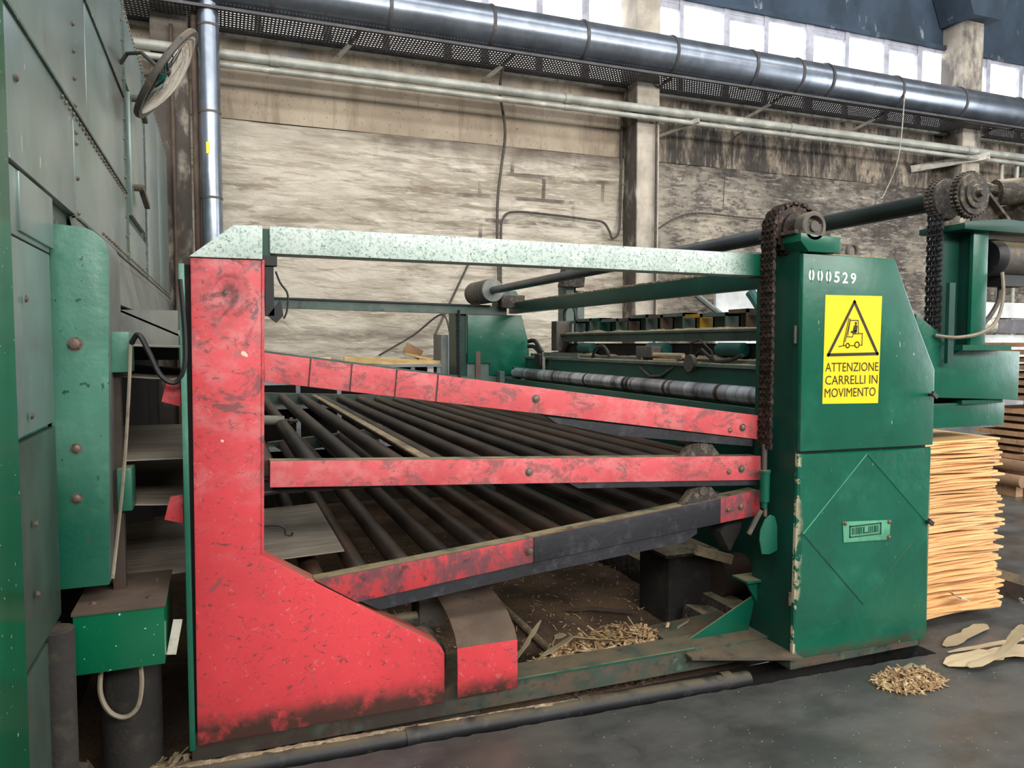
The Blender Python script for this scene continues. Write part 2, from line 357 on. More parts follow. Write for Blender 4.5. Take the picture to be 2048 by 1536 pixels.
def m_plaster(name, light, mid, dark, kind):
    """stained wall skins: kind 'foam' lower wrinkled skin, 'panel' upper concrete panel, 'head' sooty head wall"""
    n = NT(name)
    x = n.sep.outputs[0]
    z = n.sep.outputs[2]
    soot = n.rng(x, 3.6, 6.6, 0.0, 1.0)          # the bays to the right are sootier
    soot2 = n.rng(x, 5.6, 6.1, 0.0, 1.0)
    if kind == 'foam':
        c = n.mix(n.rng(n.noise(1.1, (0.7, 1, 2.2), detail=6), 0.36, 0.62), lin(mid), lin(light))
        wr = n.noise(5, (0.22, 1, 2.4), (2, 0, 5), detail=7, rough=0.65, dist=0.6)
        c = n.mix(n.math('MULTIPLY', n.rng(wr, 0.50, 0.62), 0.65), c, lin('#7b6a58'))
        c = n.mix(n.math('MULTIPLY', n.rng(n.noise(14, (0.3, 1, 2), (1, 0, 7), detail=6), 0.52, 0.7), 0.5), c, lin('#e6dcc6'))
        # ghosts of block joints
        br = n.t.nodes.new('ShaderNodeTexBrick')
        mp = n.t.nodes.new('ShaderNodeMapping')
        mp.inputs['Rotation'].default_value = (math.radians(90), 0, 0)
        n.t.links.new(n.geo.outputs['Position'], mp.inputs[0])
        n.t.links.new(mp.outputs[0], br.inputs['Vector'])
        br.inputs['Scale'].default_value = 1.0
        br.inputs['Brick Width'].default_value = 0.9
        br.inputs['Row Height'].default_value = 0.31
        br.inputs['Mortar Size'].default_value = 0.03
        br.inputs['Mortar Smooth'].default_value = 0.25
        jm = n.math('MULTIPLY', br.outputs['Fac'], n.rng(n.noise(1.7, (1, 1, 1), (3, 0, 1), detail=4), 0.45, 0.6))
        jm = n.math('MULTIPLY', jm, n.math('MULTIPLY', n.rng(x, 1.2, 3.6), n.rng(z, 2.0, 3.0)))
        c = n.mix(n.math('MULTIPLY', jm, 0.8), c, lin('#4a403a'))
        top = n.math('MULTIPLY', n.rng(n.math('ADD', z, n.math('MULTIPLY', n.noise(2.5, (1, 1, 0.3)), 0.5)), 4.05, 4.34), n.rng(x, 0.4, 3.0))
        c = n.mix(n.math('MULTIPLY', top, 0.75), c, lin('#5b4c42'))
        band = n.math('MULTIPLY', n.rng(n.math('ABSOLUTE', n.math('SUBTRACT', z, 1.62)), 0.10, 0.02), n.rng(n.noise(1.5, (1, 1, 1), (0, 0, 4)), 0.3, 0.55))
        band = n.math('MULTIPLY', band, n.rng(x, 3.0, 1.5))
        c = n.mix(n.math('MULTIPLY', band, 0.7), c, lin('#4b4740'))
        d = n.rng(n.noise(1.3, (0.6, 1, 1.3), (7, 0, 2), detail=7, rough=0.7), 0.34, 0.56)
        c = n.mix(n.math('MULTIPLY', n.math('MULTIPLY', d, soot2), 0.9), c, lin(dark))
        c = n.mix(n.math('MULTIPLY', n.math('MULTIPLY', n.rng(n.noise(3, (1, 1, 0.3), (5, 0, 2)), 0.45, 0.65), soot2), 0.55), c, lin('#6f675f'))
        c = n.mix(n.math('MULTIPLY', n.rng(n.noise(7, (0.45, 1, 2.6), (8, 0, 2), detail=7, rough=0.68, dist=0.8), 0.56, 0.66), 0.38), c, lin('#6e5f50'))
        c = n.mix(n.math('MULTIPLY', n.rng(n.noise(0.55, (1, 1, 1.3), (11, 0, 2), detail=5), 0.42, 0.62), 0.35), c, lin('#c4b9a6'))
        c = n.mix(n.math('MULTIPLY', n.math('MULTIPLY', n.rng(n.noise(8, (0.7, 1, 1.6), (2, 0, 9), detail=8, rough=0.75), 0.46, 0.6), soot2), 0.75), c, lin('#3a3532'))
        c = n.mix(n.math('MULTIPLY', n.math('MULTIPLY', n.rng(n.noise(11, (0.4, 1, 2.2), (4, 0, 1), detail=8, rough=0.7), 0.54, 0.62), soot2), 0.6), c, lin('#b0a696'))
        n.bump(n.noise(5, (0.6, 1, 1.8), (1, 0, 3), detail=8, rough=0.62, dist=1.0), 0.6, 0.06)
    elif kind == 'panel':
        c = n.mix(n.rng(n.noise(0.9, (1, 1, 1), detail=6), 0.35, 0.65), lin(mid), lin(light))
        st = n.noise(6, (1, 1, 0.14), (3, 0, 0), detail=6, rough=0.65)
        c = n.mix(n.math('MULTIPLY', n.rng(st, 0.5, 0.68), 0.5), c, lin('#7d6c5c'))
        c = n.mix(n.math('MULTIPLY', n.math('MULTIPLY', n.rng(z, 4.55, 5.2), n.rng(n.noise(2.4, (1, 1, 0.4), (1, 0, 6), detail=7), 0.40, 0.58)), 0.85), c, lin('#544c47'))
        c = n.mix(n.math('MULTIPLY', n.math('MULTIPLY', n.rng(z, 4.8, 5.3), n.rng(n.noise(2, (1, 1, 0.5), (4, 0, 2)), 0.5, 0.6)), 0.6), c, lin('#cfc9c2'))
        d = n.rng(n.noise(2.2, (1, 1, 0.35), (7, 0, 2), detail=8, rough=0.72), 0.36, 0.58)
        c = n.mix(n.math('MULTIPLY', n.math('MULTIPLY', d, soot2), 0.93), c, lin(dark))
        c = n.mix(n.math('MULTIPLY', n.math('MULTIPLY', n.rng(n.noise(2.6, (1, 1, 0.4), (2, 0, 2), detail=6), 0.48, 0.62), n.math('MULTIPLY', soot, n.rng(x, 6.4, 5.2))), 0.8), c, lin('#54473f'))
        c = n.mix(n.math('MULTIPLY', n.math('MULTIPLY', n.rng(n.noise(16, (1, 1, 0.10), (6, 0, 3), detail=6, rough=0.7), 0.52, 0.62), soot2), 0.65), c, lin('#a39a8c'))
        c = n.mix(n.math('MULTIPLY', n.math('MULTIPLY', n.rng(n.noise(9, (1, 1, 0.5), (2, 0, 9), detail=8, rough=0.75), 0.5, 0.6), soot2), 0.7), c, lin('#2f2b2a'))
        c = n.mix(n.math('MULTIPLY', n.math('MULTIPLY', n.rng(n.noise(1.6, (1, 1, 1.4), (5, 0, 3), detail=5), 0.58, 0.66), n.rng(z, 4.2, 4.9)), 0.6), c, lin('#8f8f98'))
        c = n.mix(n.math('MULTIPLY', n.rng(n.noise(26, detail=3), 0.64, 0.7), 0.6), c, lin('#5b4a3f'))
        n.bump(n.noise(40, detail=5), 0.15, 0.008)
    else:
        c = n.mix(n.rng(n.noise(1.2, (1, 1, 0.6), detail=6), 0.35, 0.65), lin(mid), lin(light))
        c = n.mix(n.math('MULTIPLY', n.rng(n.noise(3, (1, 1, 0.4), (3, 0, 1), detail=7), 0.6, 0.68), 0.6), c, lin('#a9adb0'))
        n.bump(n.noise(40, detail=5), 0.15, 0.008)
    n.color(c)
    n.rough(0.9)
    return n.m


M['hall'] = worn('dull_hall_paint', '#8d8a84', [('#5f5b55', 1.0, (1, 1, 0.4), 0.5, 0.7, 0.5)], rough=0.9)
M['floor'] = m_concrete_floor()
M['pit'] = m_sawdust_floor()
M['foam'] = m_plaster('stained_wrinkled_wall_skin', '#cac1b1', '#a39988', '#3a3533', 'foam')
M['panel'] = m_plaster('stained_concrete_panel', '#c2b29c', '#a3937f', '#35312f', 'panel')
M['head'] = m_plaster('sooty_head_wall', '#3b4a5a', '#2a3642', '#2a3642', 'head')
M['column'] = worn('concrete_column_face', '#b5ab9c', [('#8f8577', 3, (1, 1, 0.5), 0.5, 0.7, 0.6), ('#5b524a', 5, (1, 1, 0.3), 0.6, 0.72, 0.7), ('#6b625a', 60, (1, 1, 1), 0.7, 0.73, 0.8, {'det': 1}),
                   ('#3e3a3a', 2.2, (1, 1, 0.5), 0.42, 0.6, 0.85, {'x': (9.5, 11.0)}), ('#3b342e', 6, (1, 1, 0.4), 0.25, 0.5, 0.9, {'x': (5.30, 5.272), 'wob': 0.02, 'z': (5.4, 4.6)})], rough=0.9, bump=(40, 0.15, 0.008))  # last layer: dark streaks and painted-in shade on the middle column's left side


# ------------------------------------------------------------------ mesh building
ROOT = {}


class MB:
    def __init__(s):
        s.v = []
        s.f = []

    def add(s, vs, fs):
        k = len(s.v)
        s.v += [tuple(p) for p in vs]
        s.f += [tuple(i + k for i in f) for f in fs]
        return s

    def box(s, x0, x1, y0, y1, z0, z1):
        vs = [(x, y, z) for x in (x0, x1) for y in (y0, y1) for z in (z0, z1)]
        return s.add(vs, [(0, 1, 3, 2), (4, 6, 7, 5), (0, 4, 5, 1), (2, 3, 7, 6), (0, 2, 6, 4), (1, 5, 7, 3)])

    def obox(s, c, d, hx, hy, hz):
        """box centred at c with local axes d=(ex,ey,ez)"""
        c = Vector(c)
        vs = [c + d[0] * (hx * a) + d[1] * (hy * b) + d[2] * (hz * e) for a in (-1, 1) for b in (-1, 1) for e in (-1, 1)]
        return s.add(vs, [(0, 1, 3, 2), (4, 6, 7, 5), (0, 4, 5, 1), (2, 3, 7, 6), (0, 2, 6, 4), (1, 5, 7, 3)])

    def beam(s, p0, p1, w, h, up=(0, 0, 1)):
        p0, p1 = Vector(p0), Vector(p1)
        d = (p1 - p0)
        L = d.length
        ex = d.normalized()
        ey = Vector(up).cross(ex)
        if ey.length < 1e-4:
            ey = Vector((1, 0, 0)).cross(ex)
        ey.normalize()
        ez = ex.cross(ey)
        return s.obox((p0 + p1) / 2, (ex, ey, ez), L / 2, w / 2, h / 2)

    def prism(s, poly, ax, a, b):
        def P(u, v, t):
            return {'y': (u, t, v), 'x': (t, u, v), 'z': (u, v, t)}[ax]
        n = len(poly)
        vs = [P(u, v, a) for u, v in poly] + [P(u, v, b) for u, v in poly]
        fs = [tuple(range(n)), tuple(range(2 * n - 1, n - 1, -1))]
        for i in range(n):
            j = (i + 1) % n
            fs.append((i, i + n, j + n, j))
        return s.add(vs, fs)

    def tube(s, pts, r, n=8, closed=False):
        pts = [Vector(p) for p in pts]
        k = len(pts)
        rs = r if isinstance(r, (list, tuple)) else [r] * k
        prev = None
        rings = []
        for i, p in enumerate(pts):
            if closed:
                t = (pts[(i + 1) % k] - pts[i - 1]).normalized()
            else:
                t = (pts[min(i + 1, k - 1)] - pts[max(i - 1, 0)]).normalized()
            if prev is None:
                u = t.cross(Vector((0, 0, 1)))
                if u.length < 1e-3:
                    u = t.cross(Vector((0, 1, 0)))
            else:
                u = prev - t * prev.dot(t)
            u.normalize()
            prev = u
            w = t.cross(u)
            rings.append([p + u * (rs[i] * math.cos(2 * PI * q / n)) + w * (rs[i] * math.sin(2 * PI * q / n)) for q in range(n)])
        vs = [v for g in rings for v in g]
        fs = []
        for i in range(k if closed else k - 1):
            a, b = i * n, ((i + 1) % k) * n
            for q in range(n):
                fs.append((a + q, a + (q + 1) % n, b + (q + 1) % n, b + q))
        if not closed:
            fs.append(tuple(range(n - 1, -1, -1)))
            fs.append(tuple(range((k - 1) * n, k * n)))
        return s.add(vs, fs)

    def cyl(s, p0, p1, r, n=16, r2=None):
        return s.tube([p0, p1], [r, r if r2 is None else r2], n)

    def lathe(s, p0, p1, prof, n=24):
        """prof: list of (t along p0->p1 in metres, radius)"""
        p0, p1 = Vector(p0), Vector(p1)
        d = (p1 - p0).normalized()
        u = d.cross(Vector((0, 0, 1)))
        if u.length < 1e-3:
            u = d.cross(Vector((0, 1, 0)))
        u.normalize()
        w = d.cross(u)
        vs = []
        for t, r in prof:
            for q in range(n):
                a = 2 * PI * q / n
                vs.append(p0 + d * t + u * (r * math.cos(a)) + w * (r * math.sin(a)))
        fs = []
        for i in range(len(prof) - 1):
            for q in range(n):
                fs.append((i * n + q, i * n + (q + 1) % n, (i + 1) * n + (q + 1) % n, (i + 1) * n + q))
        fs.append(tuple(range(n - 1, -1, -1)))
        fs.append(tuple(range((len(prof) - 1) * n, len(prof) * n)))
        return s.add(vs, fs)

    def mesh(s, name, mat, off, bev=0.0, smooth=True):
        me = bpy.data.meshes.new(name)
        me.from_pydata([(p[0] - off[0], p[1] - off[1], p[2] - off[2]) for p in s.v], [], s.f)
        bm = bmesh.new()
        bm.from_mesh(me)
        bmesh.ops.recalc_face_normals(bm, faces=bm.faces)
        if bev > 0:
            ed = [e for e in bm.edges if e.is_manifold and e.calc_face_angle(0) > 0.5]
            bmesh.ops.bevel(bm, geom=ed, offset=bev, segments=2, affect='EDGES', profile=0.6)
        bm.to_mesh(me)
        bm.free()
        me.materials.append(M[mat])
        if smooth:
            for p in me.polygons:
                p.use_smooth = True
            me.set_sharp_from_angle(angle=math.radians(35))
        return me

    def build(s, name, mat, parent=None, bev=0.0, label=None, kind=None, smooth=True, cat=None, group=None):
        if parent is not None:
            off = ROOT[parent.name]
        else:
            xs, ys, zs = zip(*s.v)
            off = Vector(((min(xs) + max(xs)) / 2, (min(ys) + max(ys)) / 2, min(zs)))
        o = bpy.data.objects.new(name, s.mesh(name, mat, off, bev, smooth))
        COL.objects.link(o)
        if parent is not None:
            o.parent = parent
            ROOT[o.name] = off
        else:
            o.location = off
            ROOT[o.name] = Vector(off)
        tag(o, label, cat, group, kind)
        return o


def tag(o, label=None, cat=None, group=None, kind=None):
    if label:
        o['label'] = label
    if cat:
        o['category'] = cat
    if group:
        o['group'] = group
    if kind:
        o['kind'] = kind
    return o


def thing(name, label, cat, loc, group=None, kind=None):
    o = bpy.data.objects.new(name, None)
    o.empty_display_size = 0.1
    o.location = loc
    COL.objects.link(o)
    ROOT[o.name] = Vector(loc)
    return tag(o, label, cat, group, kind)


def inst(name, me, loc, parent=None, rot=None):
    """one more object sharing a mesh; loc is in world space (or relative to the root for parts)"""
    o = bpy.data.objects.new(name, me)
    COL.objects.link(o)
    loc = Vector(loc)
    if parent is not None:
        o.parent = parent
        loc = loc - ROOT[parent.name]
        ROOT[o.name] = ROOT[parent.name]
    o.location = loc
    if rot is not None:
        o.rotation_euler = rot
    return o


def bolt_mesh(r=0.012, h=0.008, mat='bolt'):
    return MB().lathe((0, 0, 0), (0, -1, 0), [(-0.002, r * 1.5), (0.002, r * 1.5), (0.002, r), (h, r), (h + 0.002, r * 0.6)], 10).mesh('bolt', mat, (0, 0, 0))


BOLT = bolt_mesh()
BOLT_S = bolt_mesh(0.008, 0.005)


def text_mb(body, x0, x1, zc, h, y, bold=0.012):
    """flat letters facing -Y, fitted to a width and a height"""
    cu = bpy.data.curves.new('t', 'FONT')
    cu.body = body
    cu.size = 1.0
    cu.resolution_u = 3
    cu.offset = bold
    ob = bpy.data.objects.new('t', cu)
    COL.objects.link(ob)
    bpy.context.view_layer.update()
    dg = bpy.context.evaluated_depsgraph_get()
    me = ob.evaluated_get(dg).to_mesh()
    vs = [tuple(v.co) for v in me.vertices]
    fs = [tuple(p.vertices) for p in me.polygons]
    ob.evaluated_get(dg).to_mesh_clear()
    bpy.data.objects.remove(ob)
    bpy.data.curves.remove(cu)
    a = min(v[0] for v in vs)
    b = max(v[0] for v in vs)
    lo = min(v[1] for v in vs)
    hi = max(v[1] for v in vs)
    mb = MB()
    k = len(vs)
    front = [(x0 + (v[0] - a) / (b - a) * (x1 - x0), y, zc + ((v[1] - lo) / (hi - lo) - 0.5) * h) for v in vs]
    mb.add(front, fs)
    return mb


def jit(a):
    return R.uniform(-a, a)


# ================================================================== SETTING
def edge_y(x):
    return 2.70 - 0.037 * x


mb = MB()
xs = [-12 + i * 0.5 for i in range(24)] + [i * 0.04 for i in range(81)]
top = []
for x in xs:
    e = edge_y(max(x, 0)) + (jit(0.006) if 0 <= x <= 3.2 else 0)
    top.append((x, e))
n = len(top)
vs = [(x, -12, 0) for x, e in top] + [(x, e, 0) for x, e in top] + [(x, e + 0.004, -0.5) for x, e in top]
fs = []
for i in range(n - 1):
    fs += [(i, i + 1, n + i + 1, n + i), (n + i, n + i + 1, 2 * n + i + 1, 2 * n + i)]
mb.add(vs, fs)
xr = top[-1][0]
mb.box(xr, 26, -12, 9.4, -0.3, 0)
mb.box(-12, xr, 7.6, 9.4, -0.3, 0)
tag(mb.build('floor', 'floor', smooth=False), 'oily grey concrete floor of the hall', kind='structure')

# ground under the machine, covered with sawdust, and the trench along the slab edge
mb = MB()
nx, ny = 90, 110
vs, fs = [], []
for j in range(ny + 1):
    for i in range(nx + 1):
        x = -3 + (xr + 3) * i / nx
        y = 2.96 + (7.6 - 2.96) * j / ny
        h = mnoise.fractal(Vector((x * 1.4, y * 1.4, 0)), 0.9, 2.1, 4) * 0.035 + mnoise.noise(Vector((x * 9, y * 9, 3))) * 0.006
        vs.append((x, y, -0.10 + h))
for j in range(ny):
    for i in range(nx):
        a = j * (nx + 1) + i
        fs.append((a, a + 1, a + nx + 2, a + nx + 1))
mb.add(vs, fs)
tag(mb.build('floor_under_machine', 'pit'), 'sawdust covered ground beneath the roller decks', kind='structure')
mb = MB().box(-12, xr, 2.4, 3.0, -0.55, -0.45)
mb.box(-12, xr, 2.955, 2.96, -0.45, -0.09)
tag(mb.build('floor_trench', 'dark_void'), 'black trench along the slab edge', kind='structure')

# ---- back wall
WY = 9.4
wall = thing('wall_back', 'soot stained back wall of concrete panels above wrinkled skin', None, (4, WY, 0), kind='structure')
mb = MB()
x0, x1, z0, z1 = -1.2, 13.6, 0.0, 4.07
nx, nz = 440, 230
vs, fs = [], []
for j in range(nz + 1):
    for i in range(nx + 1):
        x = x0 + (x1 - x0) * i / nx
        z = z0 + (z1 - z0) * j / nz
        wz = z + 0.10 * mnoise.noise(Vector((x * 0.9, z * 0.7, 8)))
        g = 0.55 + 0.75 * mnoise.noise(Vector((x * 0.8, z * 1.1, 31)))
        w = (1 - abs(mnoise.noise(Vector((x * 1.2, wz * 3.6, 1.3))))) ** 3 * 0.034 + (1 - abs(mnoise.noise(Vector((x * 2.6 + z * 1.5, wz * 6.5, 5.3))))) ** 3 * 0.016
        q = mnoise.fractal(Vector((x * 0.7, z * 1.6 + x * 0.3, 4)), 0.9, 2.1, 4) * 0.025
        vs.append((x, WY - 0.05 - w * max(0.15, g) - q, z))
for j in range(nz):
    for i in range(nx):
        a = j * (nx + 1) + i
        fs.append((a, a + 1, a + nx + 2, a + nx + 1))
mb.add(vs, fs)
mb.build('insulation_skin', 'foam', wall)
MB().box(-12, 26, WY, WY + 0.3, 0, 4.07).build('block_course', 'column', wall)
for a, b in ((-6.5, -0.52), (-0.5, 5.5), (5.52, 11.58), (11.6, 18)):
    MB().box(a, b, WY - 0.03, WY + 0.3, 4.085, 5.02).build('concrete_panel', 'panel', wall, bev=0.01)
MB().box(-6.5, 26, WY - 0.06, WY + 0.3, 5.02, 5.08).build('window_sill', 'whitemetal', wall)
MB().box(-6.5, 26, WY + 0.02, WY + 0.3, 6.44, 8.6).build('head_wall', 'head', wall)
MB().box(-6.5, 26, WY - 0.05, WY + 0.1, 6.40, 6.47).build('window_lintel', 'head', wall)

for i, (a, b) in enumerate(((-0.66, -0.29), (5.27, 5.63), (11.39, 11.8))):
    MB().prism([(a, 0), (b, 0), (b, 8.4), (a, 8.4)], 'y', 9.0, WY + 0.05).build(
        'trim_%d' % (i + 1), 'column', bev=0.015, kind='structure',
        label=['concrete wall column behind the vertical duct', 'pale concrete wall column with a conduit along its edge', 'stained concrete wall column behind the chain wheels'][i])
cb = MB().prism([(11.3, 6.75), (11.9, 6.75), (12.1, 7.2), (11.1, 7.2)], 'y', 8.8, WY)
tag(cb.build('trim_4', 'head'), 'dark corbel at the head of the right column', kind='structure')

# the rest of the hall around the camera
MB().box(-12, 26, -12.3, -12, 0, 6.2).build('wall_front', 'hall', kind='structure', label='opposite long wall of the hall below its windows')
MB().box(-12, 26, -12.3, -12, 8.0, 10.2).build('trim_5', 'hall', kind='structure', label='head of the opposite long wall')
MB().box(-12, 26, -12.3, 9.7, 10.2, 10.4).build('ceiling', 'hall', kind='structure', label='flat ceiling of the hall')
# ---- windows: three bays of daylit panes
BAYS = [
    [(-0.2, 0.42), (0.5, 1.2), (1.3, 1.92), (2.0, 2.7), (2.8, 3.2), (3.3, 3.97), (4.06, 4.64), (4.75, 5.4)],
    [(5.62, 6.19), (6.26, 6.95), (7.056, 7.68), (7.76, 8.47), (8.62, 9.25), (9.33, 10.06), (10.17, 10.79), (10.9, 11.55)],
    [(11.85, 12.4), (12.5, 13.22), (13.32, 14.0), (14.1, 14.8)]]
for k, bay in enumerate(BAYS):
    w = thing('window_%d' % (k + 1), ['band of daylit panes above the left half of the duct', 'long band of eight daylit panes between the two columns', 'daylit panes right of the stained column'][k], None,
              ((bay[0][0] + bay[-1][1]) / 2, WY, 5.2), kind='structure')
    fr = MB()
    a, b = bay[0][0] - 0.06, bay[-1][1] + 0.06
    fr.box(a, b, WY, WY + 0.1, 5.08, 5.13).box(a, b, WY, WY + 0.1, 6.34, 6.41)
    for i in range(len(bay)):
        p = bay[i - 1][1] if i else a
        fr.box(p, bay[i][0], WY - 0.01, WY + 0.1, 5.08, 6.41)
    fr.box(bay[-1][1], b, WY - 0.01, WY + 0.1, 5.08, 6.41)
    fr.build('window_frame', 'frame_white', w)
    for i, (p, q) in enumerate(bay):
        t = 6.34
        if i % 2 == 0:
            t = 6.26
            MB().box(p, q, WY + 0.005, WY + 0.08, t, 6.34).build('sash_rail', 'frame_white', w)
        MB().box(p, q, WY + 0.05, WY + 0.06, 5.13, t).build('pane', 'pane', w)

# ================================================================== PIPES AND DUCTS ON THE WALL
duct = thing('ventilation_duct', 'large round galvanised duct running along the wall under the windows', 'duct', (5, 8.75, 5.05))
cuts = [-3.0, -0.9, 0.57, 1.84, 3.07, 4.3, 5.6, 6.87, 7.66, 8.2, 9.53, 10.85, 12.2, 14.5]
for i in range(len(cuts) - 1):
    a, b = cuts[i], cuts[i + 1]
    za = 5.31 - 0.006 * max(0, a - 5)
    zb = 5.31 - 0.006 * max(0, b - 5)
    MB().cyl((a, 8.75, za), (b, 8.75, zb), 0.245 + 0.004 * (i % 2), 36).build('duct_section', 'galv', duct)
    if i:
        c = MB().lathe((a - 0.02, 8.75, za), (a + 0.02, 8.75, za), [(0, 0.24), (0, 0.257), (0.02, 0.262), (0.04, 0.257), (0.04, 0.24)], 36).build('clamp_ring', 'tray', duct)
vd = thing('vertical_duct', 'narrow vertical galvanised duct dropping beside the green dryer', 'duct', (-0.075, 8.75, 2.4))
for a, b in ((1.2, 3.05), (3.05, 3.95), (3.95, 4.85), (4.85, 5.2)):
    MB().cyl((-0.075, 8.75, a), (-0.075, 8.75, b), 0.107, 28).build('duct_section', 'galv', vd)
    MB().lathe((-0.075, 8.75, b - 0.012), (-0.075, 8.75, b + 1), [(0, 0.1), (0, 0.112), (0.024, 0.112), (0.024, 0.1)], 28).build('seam_ring', 'iron', vd)
MB().box(-0.12, -0.085, 8.638, 8.645, 3.50, 3.62).build('paint_mark', 'mould', vd)
MB().cyl((-0.22, 8.85, 0.3), (-0.22, 8.85, 5.2), 0.035, 12).build('riser_pipe', 'brown_pipe', cat='pipe', label='thin rusty riser pipe left of the vertical duct')
MB().cyl((-0.45, 8.95, 0.3), (-0.45, 8.95, 4.9), 0.018, 8).build('drop_pipe', 'brown_pipe', cat='pipe', label='thin brown conduit between dryer end and riser pipe')

for nm, z, r, lab in (('heating_pipe', 4.635, 0.058, 'thick grey pipe running along the wall, upper of the pair'), ('return_pipe', 4.525, 0.034, 'thinner grey pipe running just below the thick one')):
    p = thing(nm, lab, 'pipe', (5, 8.9, z))
    for i in range(5):
        a, b = -3 + i * 3.6, -3 + (i + 1) * 3.6
        MB().cyl((a, 8.9, z), (b, 8.9, z), r, 18).build('pipe_length', 'pipe', p)
        MB().cyl((b - 0.05, 8.9, z), (b + 0.05, 8.9, z), r * 1.15, 18).build('collar', 'pipe', p)
for lab, x, L in (('white bracket holding the wall pipes at the pale column', 6.02, 0), ('long pale bracket holding the wall pipes at the stained column', 11.45, 1)):
    b = MB()
    b.beam((x - 0.55 * L - 0.25, 9.35, 4.42 - 0.05 * L), (x + 0.12 + 0.2 * L, 8.82, 4.55 + 0.02 * L), 0.05, 0.06 + 0.05 * L)
    b.build('pipe_bracket', 'whitemetal', cat='bracket', label=lab)

# perforated cable tray under the duct
tray = thing('cable_tray', 'dark perforated cable tray between the duct and the wall', 'tray', (5, 9.15, 5.0))
MB().box(-3, 14, 8.62, 8.635, 5.00, 5.03).box(-3, 14, 9.29, 9.31, 5.02, 5.06).build('side_rail', 'tray', tray)
mb = MB()
for i in range(430):
    x = -3 + i * 0.04
    mb.box(x, x + 0.021, 8.63, 9.30, 5.024, 5.028)
for q in range(11):
    y = 8.64 + q * 0.06
    mb.box(-3, 14, y, y + 0.032, 5.022, 5.030)
mb.build('perforated_floor', 'tray', tray, kind='stuff', smooth=False)
MB().box(-3, 14, 9.29, 9.37, 4.985, 5.015).build('ledge_angle', 'whitemetal', tray)
hx = [1.49, 3.37, 5.64, 7.53, 9.53, 11.9]
for x in hx:
    b = thing('duct_bracket', 'slanting iron strap carrying the duct, at ' + {1.49: 'the left above the vertical cable', 3.37: 'the hanging wall cable', 5.64: 'the pale column', 7.53: 'the third to sixth panes', 9.53: 'the long white cord', 11.9: 'the stained column'}[x], 'bracket', (x, 9.0, 4.8), group='straps under the duct')
    MB().beam((x - 0.22, 9.36, 4.83), (x - 0.04, 9.0, 4.97), 0.05, 0.03).build('wall_arm', 'whitemetal', b)
    MB().beam((x - 0.04, 9.0, 4.97), (x + 0.1, 8.62, 5.12), 0.04, 0.02).build('strap', 'iron', b)

# cables on the wall
def cable(name, pts, r, mat, label, cat='cable', n=6, sub=6):
    P = [Vector(p) for p in pts]
    out = []
    for i in range(len(P) - 1):
        a = P[max(i - 1, 0)]
        b, c = P[i], P[i + 1]
        d = P[min(i + 2, len(P) - 1)]
        for k in range(sub):
            t = k / sub
            out.append(0.5 * ((2 * b) + (c - a) * t + (2 * a - 5 * b + 4 * c - d) * t * t + (3 * b - a - 3 * c + d) * t ** 3))
    out.append(P[-1])
    mb = MB().tube(out, r, n)
    if name is None:
        return mb
    return mb.build(name, mat, cat=cat, label=label)


YW = 9.25
cable('wall_cable', [(3.36, 9.0, 5.0), (3.4, YW, 4.75), (3.47, YW, 4.25), (3.42, YW, 3.8), (3.37, YW, 3.4), (3.36, YW, 2.9), (3.38, YW, 2.3), (3.36, YW, 1.9)], 0.018, 'cable', 'dark cable hanging in a slack curve down the middle of the wall')
cable('conduit', [(3.41, YW, 2.0), (3.41, YW, 2.9), (3.44, YW, 3.12), (3.6, YW, 3.22), (4.2, YW, 3.21), (4.7, YW, 3.18), (4.9, YW, 3.16), (5.0, YW, 3.05), (5.05, YW, 2.95), (5.15, YW, 3.05), (5.2, 9.3, 3.5), (5.22, 9.3, 4.6), (5.23, 9.2, 5.0)], 0.017, 'cable', 'bent conduit rising and turning right towards the pale column')
cable('slanting_cable', [(3.08, YW, 2.75), (2.62, YW, 1.82), (2.45, 9.0, 1.6)], 0.016, 'cable', 'thin cable slanting down to the grey wall box')
cable('loop_cable', [(2.5, 8.5, 1.6), (2.48, 8.8, 1.85), (2.2, 9.1, 1.6), (1.8, 9.25, 1.35)], 0.012, 'cable', 'thin cable sagging left from the grey wall box')
cable('column_conduit', [(5.56, 8.96, 4.5), (5.56, 8.96, 3.6), (5.56, 8.96, 2.0), (5.55, 8.96, 1.2)], 0.02, 'cable', 'straight conduit down the front of the pale column')
cable('strung_wire', [(5.75, YW, 3.1), (6.1, YW, 3.3), (6.5, YW, 3.38), (7.6, YW, 3.36), (9.5, YW, 3.4)], 0.014, 'cable', 'thin wire strung across the sooty wall')
cable('pull_cord', [(9.53, 8.5, 5.2), (9.5, 8.55, 4.3), (9.42, 8.7, 3.8), (9.38, 8.75, 3.7)], 0.008, 'whitemetal', 'thin white cord hanging from the duct')
cable('brown_cord', [(6.95, 8.9, 4.5), (6.95, 9.2, 4.4), (6.9, 9.25, 3.9), (6.88, 9.25, 3.5)], 0.007, 'cable', 'short brown cord hanging below the wall pipes')
wp = thing('wall_plate', 'small lettered plate on the sooty wall behind the sprocket', 'sign', (7.9, 9.24, 3.2))
MB().box(7.70, 8.12, 9.22, 9.24, 3.20, 3.42).build('plate', 'whitemetal', wp)
text_mb('AST', 7.74, 8.08, 3.31, 0.14, 9.215).build('lettering', 'ink', wp)
for i, x in enumerate((12.25, 12.62)):
    cable('hanging_rod', [(x, 8.95, 4.52), (x, 8.95, 3.0), (x, 8.95, 0.0)], 0.035, 'pipe', ['pale vertical pipe right of the stained column, left of two', 'pale vertical pipe right of the stained column, right of two'][i], 'pipe', 10, 2)

